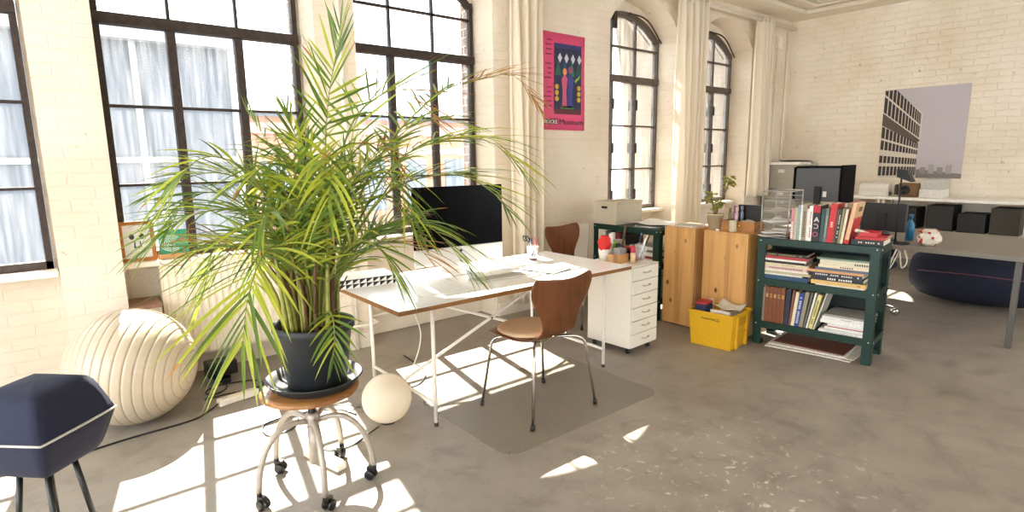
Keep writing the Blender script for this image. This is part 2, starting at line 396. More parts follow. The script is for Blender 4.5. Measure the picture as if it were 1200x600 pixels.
# windows -----------------------------------------------------------------
def bar(mb, x0, x1, z0, z1, y0=YG-.03, y1=YG+.03): mb.box((x0, y0, z0), (x1, y1, z1))
wi = 0
for c in CENT:
    wi += 1
    w = bpy.data.objects.new('window_%d' % wi, None); COL.objects.link(w); w.location = (0, 0, 0); struct(w)
    l, r = c-HW+.022, c+HW-.022
    fr = MB(); n = 16; fw_ = .035 if wi < 5 else .024; M_ir = M_iron if wi < 5 else M_iron_bloom  # far frames lightened and thinned, painting in the glare around them
    bar(fr, l, l+fw_, SILL, ZS+.03); bar(fr, r-fw_, r, SILL, ZS+.03); bar(fr, l, r, SILL+.002, SILL+.05)
    for i in range(n):
        a, b = l+(r-l)*i/n, l+(r-l)*(i+1)/n
        za, zb = arch_z(a, c, HW-.022, ZS, RISE)-.004, arch_z(b, c, HW-.022, ZS, RISE)-.004
        vs = [(a,YG-.035,za-.05),(b,YG-.035,zb-.05),(b,YG-.035,zb),(a,YG-.035,za),(a,YG+.03,za-.05),(b,YG+.03,zb-.05),(b,YG+.03,zb),(a,YG+.03,za)]
        fr.add(vs, [(0,1,2,3),(7,6,5,4),(0,4,5,1),(2,6,7,3)])
    fr.build('frame', M_ir, w)
    tr = MB(); bar(tr, l, r, 2.355, 2.425, YG-.05, YG+.03); tr.build('transom', M_ir, w, bevel=.006)
    p = (r-l)/3
    for k in (1, 2):
        x = l+p*k
        hv = .026 if wi in (2, 3, 4) else .014
        m1 = MB(); bar(m1, x-hv, x+hv, SILL+.05, 2.355); m1.build('mullion', M_ir, w)
        m2 = MB(); bar(m2, x-.009, x+.009, 2.425, arch_z(x, c, HW-.022, ZS, RISE)-.05, YG-.015, YG+.02); m2.build('glazing_bar', M_ir, w)
        if wi >= 5:
            for zz in (1.05, 1.6, 2.1):
                h = MB(); h.box((x-.02, YG-.055, zz-.06), (x+.012, YG-.03, zz+.06)); h.build('latch', M_iron, w, bevel=.004)
    for z in (1.355, 1.86):
        m1 = MB(); bar(m1, l, r, z-.009, z+.009, YG-.015, YG+.02); m1.build('glazing_bar', M_ir, w)
    m1 = MB(); bar(m1, l, r, 2.735, 2.753, YG-.015, YG+.02); m1.build('glazing_bar', M_ir, w)
    g = MB(); P = []
    for i in range(n+1):
        x = l+.01+(r-l-.02)*i/n
        P.append([(x, YG+.004, SILL+.03), (x, YG+.004, arch_z(x, c, HW-.022, ZS, RISE)-.02)])
    g.grid(P, sm=False); g.build('panes', M_glass, w)
    if wi >= 5:   # hinged top sash bracket
        k = MB(); k.tube(bez([(c+.02, YG-.06, ZS+RISE-.02), (c+.3, YG-.1, ZS+.2), (r-.02, YG-.08, ZS-.02)], 10), .009, 6)
        k.box((c-.24, YG-.07, ZS+.06), (c-.19, YG-.04, ZS+RISE-.03)); k.build('sash_bracket', M_iron, w)
    # sill board in the niche
    s = MB(); s.box((c-HW+.005, YG-.16, SILL-.035), (c+HW-.005, YG+.018, SILL+.001)); struct(s.build('trim_sill_%d' % wi, plain('#efe6d6', .5, bump=.1), bevel=.006))
    if wi not in (3,):
        a = MB(); a.box((c-HW+.004, YG-.055, .004), (c+HW-.004, YG-.03, .16)); struct(a.build('baseboard_back_%d' % wi, M_ceil, bevel=.004))
# terracotta-topped ledge beside the radiator
lg = MB(); lg.box((.325, 4.23, .0), (.50, YG, .575)); struct(lg.build('trim_ledge', M_wall))
lg = MB(); lg.box((.322, 4.22, .575), (.505, YG, .60)); struct(lg.build('trim_tile', plain('#96705c', .7, var=.2), bevel=.004))
# baseboards of white paint on the floor edge
for i, (a, b) in enumerate(((1.63, 1.92), (3.24, 4.70), (6.02, 6.36), (7.68, XR-.01))):
    q = MB(); q.box((a, YF-.02, .0), (b, YF-.001, .13)); struct(q.build('baseboard_pier_%d' % (i+1), M_ceil, bevel=.004))
q = MB(); q.box((XR-.02, YB, 0), (XR-.001, YF-.03, .11)); struct(q.build('baseboard_right', plain('#a89f92', .6), bevel=.004))

# pipes on the wall
M_pipe = plain('#efe6d6', .45)
def pipe(lab, pts, r=.014):
    return tag(MB().tube(pts, r, 10).build('wall_pipe', M_pipe), lab, 'pipe')
pipe('white vertical heating pipe on the narrow pier between the two big left windows', [(1.80, 4.178, .0), (1.80, 4.178, HC-.07)], .016)
pipe('slim white conduit left of the corner, below the small junction box', [(8.37, 4.185, .0), (8.37, 4.185, 2.98)], .010)
pipe('white conduit running down the room corner beside the right wall', [(8.66, 4.18, .0), (8.66, 4.18, 3.24)], .014)
pipe('white heating pipe running low along the wall behind the desk', bez([(1.52, 4.36, .2), (1.6, 4.17, .2), (1.75, 4.15, .2), (1.96, 4.15, .2), (2.06, 4.35, .2), (3.1, 4.38, .2)], 24), .011)
jb = MB(); jb.box((8.33, 4.15, 2.99), (8.45, 4.199, 3.16)); tag(jb.build('junction_box', M_pipe, bevel=.008), 'small white junction box high on the wall near the room corner', 'junction box')

# ------------------------------------------------------------------ curtains and rods
M_rod = plain('#d9cfc0', .35)
def rod(lab, x0, x1, br):
    t = thing('curtain_rod', lab, 'curtain rod', (x0, 4.06, 3.27))
    MB().tube([(0, 0, 0), (x1-x0, 0, 0)], .022, 12).build('rail', M_rod, t)
    for x in br:
        b = MB(); b.tube([(x-x0, 0, .0), (x-x0, .05, .012), (x-x0, .135, .012)], .009, 8); b.lathe([(.0, 0), (.026, .0), (.026, .006), (0, .006)], 14, T(x-x0, .135, .012) @ RX(PI/2)); b.build('bracket', plain('#5a5048', .5, .5), t)
    return t
rod('pale curtain rod over the two arched windows, ending at the room corner', 4.55, 8.62, (4.62, 6.2, 8.08))
rod('pale curtain rod over the big windows behind the desk', 1.0, 4.15, (1.75, 4.08))
M_curt = cloth('cream_curtain_cloth', '#fbf4e6', .5)
def curtain(lab, x0, x1, z0, z1, folds, seed):
    rnd = random.Random(seed); P = []
    nx = folds*10
    ph = [rnd.uniform(-.5, .5) for _ in range(folds+1)]; am = [rnd.uniform(.75, 1.15) for _ in range(folds+1)]
    for j in range(25):
        v = j/24; z = z1+(z0-z1)*v; row = []
        for i in range(nx+1):
            u = i/nx; k = min(int(u*folds), folds-1)
            sp = 1+.06*math.sin(v*2.4+seed)
            x = (x0+x1)/2+(u-.5)*(x1-x0)*sp + .010*math.sin(u*19+v*4+seed)
            y = 4.06 + (.046+.012*v)*am[k]*math.sin(u*folds*2*PI+.5*ph[k]*v*2) + .012*math.sin(v*5+u*7)
            if v < .06: y = 4.06+(y-4.06)*.9
            row.append((x, y, z))
        P.append(row)
    t = tag(MB().grid(P).build('curtain', M_curt, solid=.003), lab, 'curtain')
    # rod pocket rings
    for k in range(folds):
        x = x0+(x1-x0)*(k+.5)/folds
        q = MB(); q.tube([(x+.012*math.cos(a*PI/6), 4.06+.026*math.cos(a*PI/6), 3.27+.026*math.sin(a*PI/6)) for a in range(13)], .003, 6); q.build('curtain_ring', M_rod, t)
    return t
curtain('cream curtain hanging left of the pink poster, behind the desk', 3.34, 3.68, .12, 3.32, 4, 1)
curtain('cream curtain hanging between the two arched windows', 5.83, 6.35, .10, 3.32, 5, 2)
curtain('short cream curtain at the end of the rod beside the right wall', 7.58, 7.97, .93, 3.32, 4, 5)

# ------------------------------------------------------------------ radiator
t = thing('radiator', 'cream ribbed panel radiator under the large left window', 'radiator', (0, 0, 0))
mb = MB(); x0, x1 = .53, 1.54; n = 22; P = []
prof = []
for i in range(n*6+1):
    u = i/6.; f = u-int(u)
    prof.append((x0+(x1-x0)*i/(n*6), 4.335-(.012 if .2 < f < .8 else .0)))
P = [[(x, y, z) for x, y in prof] for z in (.17, .19, .80, .825)]
for k in (0, 3): P[k] = [(x, 4.345, z) for x, y, z in P[k]]
mb.grid(P, sm=False); mb.box((x0, 4.346, .17), (x1, 4.40, .825))
M_rad = plain('#f0e6d2', .35)
mb.build('panel', M_rad, t)
g = MB(); g.box((x0-.005, 4.325, .826), (x1+.005, 4.405, .836)); g.build('top_grille', M_rad, t, bevel=.003)
for sx in (x0-.004, x1+.004):
    g = MB(); g.box((sx-.004, 4.325, .17), (sx+.004, 4.405, .826)); g.build('side_panel', M_rad, t)
g = MB(); g.tube([(1.60, 4.37, .22), (1.545, 4.37, .22)], .013, 10); g.tube([(1.58, 4.37, .22), (1.58, 4.37, .0)], .010, 8); g.build('valve', M_pipe, t)
for sx in (.7, 1.35):
    g = MB(); g.box((sx-.02, 4.401, .25), (sx+.02, 4.468, .7)); g.build('wall_bracket', M_rad, t)

# ------------------------------------------------------------------ outside
def facade_mat():
    m, nt, out = node_mat('pale_profiled_cladding'); p = pbsdf(nt, Roughness=.6)
    tc = N(nt, 'ShaderNodeTexCoord'); wv = N(nt, 'ShaderNodeTexWave', Scale=2.2, Distortion=.0, _bands_direction='X')
    L(nt, tc.outputs['Object'], wv.inputs['Vector'])
    L(nt, ramp(nt, wv.outputs['Fac'], [(.0, rgb('#50545a')), (.5, rgb('#585c62'))]), p.inputs['Base Color']); L(nt, p.outputs[0], out.inputs[0]); return m
M_clad = facade_mat(); 
M_white = plain('#8f9090', .6)
a = thing('neighbour_building', 'pale clad building across the yard seen through the big left window', 'building', (0, 12, -7))
mb = MB(); mb.box((-9, 0, 0), (3.0, 6, 10.55)); mb.build('wall', M_clad, a)
mb = MB(); mb.box((-9.1, -.25, 10.55), (3.15, 6, 10.9)); mb.build('cornice', M_white, a)
for x in (-1.6, 1.43, 2.98):
    mb = MB(); mb.box((x-.05, -.06, 0), (x+.05, -.001, 10.55)); mb.build('pilaster', M_white, a)
for z in (8.55,):
    mb = MB(); mb.box((-9, -.05, z-.05), (3.0, -.001, z+.05)); mb.build('ledge', M_white, a)
b = thing('brick_building', 'low brick building with a grey roof seen beyond the yard', 'building', (0, 20, -7))
M_ybrick = raw_brick('ochre_brick', (0, 2), '#b97c58', '#a56a49', '#a58f7c', .5, .16)
mb = MB(); mb.box((4.6, 0, 0), (22, 8, 10.0)); mb.build('wall', M_ybrick, b)
mb = MB()
P = [[(x, -.3, 10.0), (x, 4, 12.0), (x, 8.3, 10.0)] for x in (4.4, 22.2)]; mb.grid(P, sm=False); mb.build('roof', plain('#7d8086', .7), b, solid=.12)
mb = MB(); mb.box((4.5, -.12, 9.4), (22.1, -.001, 9.75)); mb.build('cornice', plain('#c0917a', .8), b)
for k in range(9):
    x = 5.6+k*1.8; mb = MB(); mb.box((x, -.03, 6.6), (x+.9, -.001, 8.5)); mb.build('window', plain('#59636b', .2), b, bevel=.02)
mb = MB(); mb.box((4.6, -.05, 8.7), (22, -.001, 8.9)); mb.build('ledge', plain('#cfae90', .8), b)
sp = MB(); sp.prism([(-.8,-.8),(.8,-.8),(.8,.8),(-.8,.8)], 0, 12); sp.lathe([(1.0, 12), (.05, 19.5)], 8); tag(sp.build('church_spire', plain('#8a9096', .7)), 'slender church spire far behind the brick building', 'spire', loc=(26, 43, -7))
yd = MB(); yd.box((-40, YO+.05, -7.3), (60, 70, -7)); struct(yd.build('ground_yard', plain('#45423e', .9)))
# ------------------------------------------------------------------ desk
M_lam = plain('#f4f2ee', .22, var=.02); M_edge = wood('#8a5c2c', '#6b4520', 0, 8, .1, .5, name='plywood_edge')
M_steel_w = plain('#efe9dc', .35, var=.03)
DX0, DX1, DY0, DY1 = 1.31, 3.14, 2.52, 3.42
desk = thing('desk', 'white-topped desk with a brown edge on a thin white tube frame', 'desk', (DX0, DY0, 0))
D = T(-DX0, -DY0, 0)
mb = MB(); mb.box((DX0, DY0, .715), (DX1, DY1, .7385), D); mb.build('tabletop', M_edge, desk)
mb = MB(); mb.box((DX0+.001, DY0+.001, .7386), (DX1-.001, DY1-.001, .7405), D); mb.build('laminate_surface', M_lam, desk)
LX = (1.57, 2.98); LY = (2.63, 3.41)
for x in LX:
    for y in LY:
        mb = MB(); mb.tube([(x, y, .012), (x, y, .714)], .0115, 12, D); lg = mb.build('leg', M_steel_w, desk)
        f = MB(); f.lathe([(.013, .0), (.013, .02), (.011, .024)], 12, D @ T(x, y, 0)); f.build('foot', plain('#33302c', .5), lg)
    mb = MB(); mb.tube([(x, LY[0], .70), (x, LY[1], .70)], .0105, 10, D); mb.build('top_rail', M_steel_w, desk)
    mb = MB(); mb.tube([(x, LY[0], .135), (x, LY[1], .135)], .0105, 10, D); mb.build('bottom_rail', M_steel_w, desk)
ym = 3.03
for za, zb, o in ((.14, .70, .0), (.70, .14, .024)):
    mb = MB(); mb.tube([(LX[0], ym+o, za), (LX[1], ym+o, zb)], .0105, 10, D); mb.build('cross_brace', M_steel_w, desk)
mb = MB(); mb.tube([((LX[0]+LX[1])/2, ym-.014, .42), ((LX[0]+LX[1])/2, ym+.038, .42)], .008, 8, D); mb.build('bolt', plain('#6b655c', .4, .7), desk)
TZ = .7406
# monitor
mo = thing('computer_monitor', 'large black-screened desktop computer with a white chin on the desk', 'computer monitor', (2.10, 3.12, TZ), math.radians(-5))
M_alu = plain('#dfdcd6', .3, .35, var=.02); M_scr = plain('#030304', .25, var=0, spec=.08); M_blackp = plain('#141414', .35)
mb = MB(); P = []
for i in range(9):
    u = i/8*2-1; P.append([(-.335+.67*j/12, .012+.03*(1-u*u)*(1-((j-6)/6)**2)+.002, (.075+.51*i/8)) for j in range(13)])
mb.grid(P); mb.build('back_shell', M_alu, mo)
mb = MB(); mb.box((-.335, 0, .075), (.335, .012, .185)); mb.build('chin', M_alu, mo, bevel=.004)
mb = MB(); mb.box((-.335, 0, .186), (.335, .012, .585)); mb.build('screen', M_scr, mo, bevel=.004)
mb = MB(); mb.prism([(-.10, -.05), (.10, -.05), (.10, .13), (-.10, .13)], .0, .006); mb.build('stand_foot', M_alu, mo, bevel=.002)
mb = MB(); P = [[(-.085, .125, .006), (.085, .125, .006)], [(-.085, .125, .03), (.085, .125, .03)], [(-.085, .035, .26), (.085, .035, .26)]]
mb.grid(P, sm=False); mb.build('stand_neck', M_alu, mo, solid=.008)
mb = MB(); mb.lathe([(.011, 0), (.011, .002), (.0, .002)], 16, T(0, -.001, .155) @ RX(PI/2)); mb.build('emblem', M_blackp, mo)
# keyboard
kb = thing('keyboard', 'slim silver keyboard lying on the desk in front of the screen', 'keyboard', (2.215, 2.835, TZ+.001), math.radians(-7))
mb = MB(); mb.box((-.21, -.058, 0), (.21, .058, .008)); mb.build('base', M_alu, kb, bevel=.003)
M_key = plain('#b3ada2', .5)
for r_ in range(6):
    for c_ in range(16):
        x = -.2+c_*.0252; y = -.05+r_*.0172
        w = .022
        if r_ == 0 and c_ in (5, 6, 7, 8): 
            if c_ != 5: continue
            w = .022+3*.0252
        q = MB(); q.box((x, y, .0082), (x+w, y+.0148, .0105))
        k = q.build('key', M_key, kb)
# white desk pad and papers
def sheet(name, lab, cat, loc, rz, w, d, h, m, bev=.001, mats=None):
    q = MB(); q.box((-w/2, -d/2, 0), (w/2, d/2, h)); return tag(q.build(name, m, bevel=bev), lab, cat, loc=loc, rz=rz)
sheet('desk_pad', 'white paper pad lying flat on the desk left of the keyboard', 'desk pad', (1.74, 2.90, TZ+.0004), math.radians(-4), .33, .46, .003, plain('#f6f4f0', .45))
nb = thing('notebook', 'flat white notebook with dark underside lying right of the keyboard', 'notebook', (2.60, 2.83, TZ+.0004), math.radians(12))
q = MB(); q.box((-.105, -.14, 0), (.105, .14, .005)); q.build('back_cover', plain('#2f2d2c', .5), nb, bevel=.001)
q = MB(); q.box((-.106, -.141, .0052), (.106, .141, .013)); q.build('front_cover', plain('#f3f1ec', .35), nb, bevel=.002)
sheet('paper_sheet', 'loose white sheet of paper on the desk behind the notebook', 'paper', (2.48, 3.16, TZ+.0004), math.radians(-15), .21, .297, .0012, plain('#faf8f4', .5))
# patterned box
M_tri = node_mat('black_white_triangles')
def tri_mat():
    m, nt, out = M_tri; p = pbsdf(nt, Roughness=.5)
    tc = N(nt, 'ShaderNodeTexCoord'); sp = N(nt, 'ShaderNodeSeparateXYZ'); L(nt, tc.outputs['Object'], sp.inputs[0])
    def mth(op, a, b=None):
        n = N(nt, 'ShaderNodeMath', _operation=op)
        for i, v in enumerate((a, b)):
            if v is None: continue
            if isinstance(v, (int, float)): n.inputs[i].default_value = v
            else: L(nt, v, n.inputs[i])
        return n.outputs[0]
    u = mth('FRACT', mth('MULTIPLY', mth('ADD', sp.outputs[0], sp.outputs[1]), 24.)); v = mth('FRACT', mth('MULTIPLY', mth('ADD', sp.outputs[2], .001), 36.))
    k = mth('LESS_THAN', u, v)
    mx = N(nt, 'ShaderNodeMix', _data_type='RGBA'); L(nt, k, mx.inputs[0]); mx.inputs[6].default_value = rgb('#f2efe8'); mx.inputs[7].default_value = rgb('#171615')
    L(nt, mx.outputs[2], p.inputs['Base Color']); L(nt, p.outputs[0], out.inputs[0]); return m
pb = thing('storage_box', 'flat box patterned with black and white triangles on the left end of the desk', 'box', (1.44, 3.27, TZ+.0004), math.radians(-8))
mt = tri_mat()
q = MB(); q.box((-.20, -.10, 0), (.20, .12, .056)); q.build('box_body', mt, pb, bevel=.002)
q = MB(); q.box((-.203, -.103, .0562), (.203, .123, .060)); q.build('lid', plain('#f4f1ea', .5), pb, bevel=.001)
# pen cup
pc = thing('pen_cup', 'white patterned mug holding scissors and pens near the far end of the desk', 'cup', (2.80, 3.19, TZ+.0004))
q = MB(); q.lathe([(.0, 0), (.03, 0), (.032, .012), (.046, .10), (.043, .10), (.03, .012), (0, .01)], 28); q.build('cup_body', plain('#f4f2ee', .25), pc)
q = MB()
for k in range(11):
    a = 2*PI*k/11; q.box((-.005, -.0012, .035), (.005, .0012, .078), RZ(a) @ T(0, -.0405, 0) @ RX(-.12) @ RY(.3 if k % 2 else -.2))
q.build('printed_marks', plain('#26262c', .4), pc)
q = MB(); q.lathe([(.034, .0), (.034, .011)], 24, T(0, 0, 0)); q.build('base_ring', plain('#6e2630', .5), pc)
penc = [('#2a2a2c', 0.5, .16), ('#d9527a', -.45, .165), ('#2f4f8f', .15, .15), ('#1f1f22', -.1, .155), ('#b8b2a6', .3, .14), ('#c8402f', -.25, .145)]
for i, (cc, tl, ln) in enumerate(penc):
    a = i*1.1
    q = MB(); p0 = Vector((.012*math.cos(a), .012*math.sin(a), .014)); d = Vector((-tl*.55, .12*math.sin(a*2), 1)).normalized()
    q.tube([p0, p0+d*ln*.85, p0+d*ln], .0042, 8, taper=(1, 1, .4))
    tag(q.build('pen', plain(cc, .35)), ['black ballpoint pen leaning left in the white mug on the desk', 'pink marker leaning right in the white mug on the desk', 'blue pen standing in the white mug on the desk', 'black felt pen upright in the white mug on the desk', 'grey pencil standing in the white mug on the desk', 'red pen standing in the white mug on the desk'][i], 'pen', group='pens in the white mug', loc=(2.80, 3.19, TZ+.0006))
sc = thing('scissors', 'black-handled scissors standing in the white mug on the desk', 'scissors', (2.79, 3.20, TZ+.02))
for sx in (-1, 1):
    q = MB(); q.tube([(-.025*0, .012*sx, .002), (-.035, .016*sx, .115)], .003, 6); b = q.build('blade', plain('#b9bbbd', .25, .9), sc)
    q = MB(); q.tube([(-.045+.014*math.cos(k*PI/6), (.017*sx)+.0105*math.sin(k*PI/6), .142+.021*math.sin(k*PI/6)) for k in range(13)], .0042, 8); q.build('handle', M_blackp, sc)
# cables off the desk
M_cab_w = plain('#f0ece2', .4); M_cab_k = plain('#1b1a19', .5); M_cab_g = plain('#8d867b', .5)
tag(MB().tube(bez([(1.72, 3.18, .700), (1.74, 3.15, .55), (1.76, 3.1, .38), (1.70, 3.12, .18), (1.60, 3.2, .03), (1.50, 3.25, .008)], 30), .0035, 6).build('power_cable', M_cab_w), 'white cable hanging down behind the front left leg of the desk', 'cable')

# ------------------------------------------------------------------ chairs
M_ply = wood('#6f4022', '#4f2b15', 2, 5, .07, .32, name='walnut_plywood')
M_chrome = plain('#c9c5bd', .16, .95, var=.02); M_pad = plain('#d2b08a', .8, bump=.15, scale=120)
def shell_chair(lab, loc, rz, pad=True, s=1.0):
    t = thing('plywood_chair', lab, 'chair', loc, rz, None); t.scale = (s, s, s)
    prof = [(.262,.424,.095),(.252,.440,.170),(.215,.450,.218),(.13,.452,.234),(.03,.446,.238),(-.06,.440,.222),(-.13,.440,.190),(-.185,.452,.158),(-.225,.485,.136),(-.247,.535,.135),(-.262,.59,.155),(-.278,.64,.190),(-.293,.69,.222),(-.305,.735,.240),(-.315,.775,.243),(-.322,.803,.228),(-.324,.812,.205)]
    prof = [((y if y > -.06 else -.06+(y+.06)*.74), z, w) for y, z, w in prof]
    P = []
    for i, (y, z, w) in enumerate(prof):
        row = []; back = max(0, min(1, (z-.50)/.2)) if y < -.13 and i > 6 else 0; top = max(0, (z-.74)/.072) if i > 6 else 0
        for j in range(13):
            u = -1+j/6
            row.append((w*u, y+.035*back*u*u, z+(1-back)*.012*u*u*(1 if y < .2 else .2) + top*.022*(u*u*(1.25-.5*u*u)-.35)))
        P.append(row)
    MB().grid(P).build('seat_shell', M_ply, t, solid=.011, sub=1)
    if pad:
        Q = []
        for k in range(7):
            rr = [1.0, .99, .93, .8, .55, .28, .001][k]; hz = [.0, .012, .019, .022, .023, .023, .023][k]
            Q.append([(.205*rr*math.cos(a*PI/16), .055+.185*rr*math.sin(a*PI/16)*(1 if math.sin(a*PI/16) > 0 else .98), .456+hz) for a in range(33)])
        q = MB(); q.grid(Q); q.build('seat_pad', M_pad, t)
    q = MB(); q.lathe([(0, .405), (.075, .405), (.085, .412), (.085, .432), (0, .432)], 24, T(0, .0, 0)); q.build('hub', M_chrome, t)
    for sx, sy in ((1, 1), (-1, 1), (1, -1), (-1, -1)):
        ex, ey = sx*.255, (.205 if sy > 0 else -.235)
        pts = [(sx*.03, sy*.03, .418), (ex*.62, ey*.62, .422), (ex*.74, ey*.76, .412), (ex*.80, ey*.83, .385), (ex, ey, .018)]
        q = MB(); q.tube([pts[0]]+bez(pts[1:4], 8)+[pts[4]], .0085, 10); l_ = q.build('leg', M_chrome, t)
        f = MB(); f.tube([(ex*.998, ey*.998, .026), (ex*1.002, ey*1.002, .0)], .0125, 10); f.build('foot_cap', M_blackp, l_)
    for sx in (-1, 1):
        q = MB(); q.lathe([(.0, 0), (.011, .0), (.009, .008), (0, .010)], 12, T(sx*.05, -.185, .472) @ RX(1.2)); q.build('screw', M_chrome, t)
    return t
shell_chair('brown plywood chair with tan seat pad and chrome legs standing on the mat', (2.20, 2.475, .0045), math.radians(2), True, 1.03)
shell_chair('brown plywood chair standing behind the desk by the wall, only its back showing', (3.76, 3.60, 0), math.radians(186), False, 1.07)
# chair mat
mm = MB(); cx0, cx1, cy0, cy1, rr = 1.66, 2.92, 2.085, 3.0, .10; poly = []
for (x, y, a0) in ((cx1-rr, cy1-rr, 0), (cx0+rr, cy1-rr, 90), (cx0+rr, cy0+rr, 180), (cx1-rr, cy0+rr, 270)):
    for k in range(7): a = math.radians(a0+15*k); poly.append((x+rr*math.cos(a), y+rr*math.sin(a)))
mm.prism(poly, .0005, .004)
mb_ = mm.build('chair_mat', clear_plastic('smoky_clear_vinyl', '#aca08d', .3, .35)); tag(mb_, 'translucent grey floor mat with rounded corners under the desk chair', 'mat')

# ------------------------------------------------------------------ stool with the palm
M_stoolseat = wood('#9a6a3c', '#7c4f29', 0, 5, .1, .35, name='stool_wood'); M_grey = plain('#a79d90', .38, .25)
SX, SY = .83, 2.487
st = thing('swivel_stool', 'wooden swivel stool on five grey tube legs with black castors, under the palm', 'stool', (SX, SY, 0))
q = MB(); q.lathe([(0, .457), (.18, .457), (.212, .468), (.216, .478), (.212, .487), (.19, .490), (0, .490)], 48); q.build('seat', M_stoolseat, st)
q = MB(); q.lathe([(.0, .452), (.06, .452), (.06, .457), (0, .457)], 20); q.lathe([(.016, .30), (.016, .452)], 16)
for k in range(18): q.lathe([(.016, .345+k*.005), (.0185, .3475+k*.005), (.016, .35+k*.005)], 14)
q.build('threaded_spindle', M_blackp, st)
q = MB(); q.lathe([(.0, .30), (.024, .30), (.032, .315), (.032, .355), (.024, .362), (0, .362)], 24); q.build('hub_collar', M_grey, st)
q = MB(); q.lathe([(.0, .115), (.027, .115), (.027, .30), (0, .30)], 24); q.build('column', M_grey, st)
for k, ang in enumerate((184, 258, 330, 42, 115)):
    a = math.radians(ang); R = .262 if k != 1 else .24
    pr = [(.028, .325), (.09, .338), (.15, .325), (.21, .265), (.248, .17), (R, .075)]
    q = MB(); q.tube([(r_*math.cos(a), r_*math.sin(a), z) for r_, z in [(p.x, p.z) for p in bez([(r_, 0, z) for r_, z in pr], 16)]], .0135, 12); lg = q.build('leg', M_grey, st)
    ca = MB(); ex, ey = R*math.cos(a), R*math.sin(a)
    yaw = a+1.9+.4*k; M_ = T(ex, ey, 0) @ RZ(yaw)
    ca.tube([(0, 0, .085), (0, 0, .045)], .012, 10, M_)
    ca.box((-.006, -.012, .035), (.034, .012, .062), M_)
    for s_ in (-1, 1):
        ca.lathe([(0, 0), (.019, .0), (.0245, .005), (.0245, .013), (.016, .017), (0, .017)], 20, M_ @ T(.02, s_*.008, .0246) @ RX(-s_*PI/2))
    ca.build('caster', M_blackp, lg)
# saucer and pot
M_pot = plain('#242628', .6, var=.1)
q = MB(); q.lathe([(0, 0), (.165, 0), (.185, .010), (.205, .040), (.213, .046), (.207, .049), (.180, .018), (.165, .010), (0, .010)], 48)
tag(q.build('plant_saucer', M_pot), 'shallow black plastic saucer under the palm pot on the stool', 'saucer', loc=(SX+.025, SY, .4905))
PX, PY, PZ = .868, 2.49, .501
palm = thing('potted_palm', 'big arching green areca palm in a black pot on the wooden stool', 'potted plant', (PX, PY, PZ))
q = MB(); q.lathe([(0, 0), (.125, 0), (.13, .004), (.163, .245), (.172, .25), (.178, .258), (.178, .283), (.170, .285), (.164, .270), (.157, .235), (0, .235)], 48); q.build('pot', M_pot, palm)
q = MB(); rnd = random.Random(4); P = []
for i in range(8):
    r_ = .158*i/7; P.append([(r_*math.cos(a*PI/14), r_*math.sin(a*PI/14), .238+.012*rnd.random()*(i < 7)+.02*(1-i/7)) for a in range(28)]); P[-1].append(P[-1][0])
q.grid(P); q.build('soil', plain('#3a2d22', .95, var=.5, bump=.6), palm)
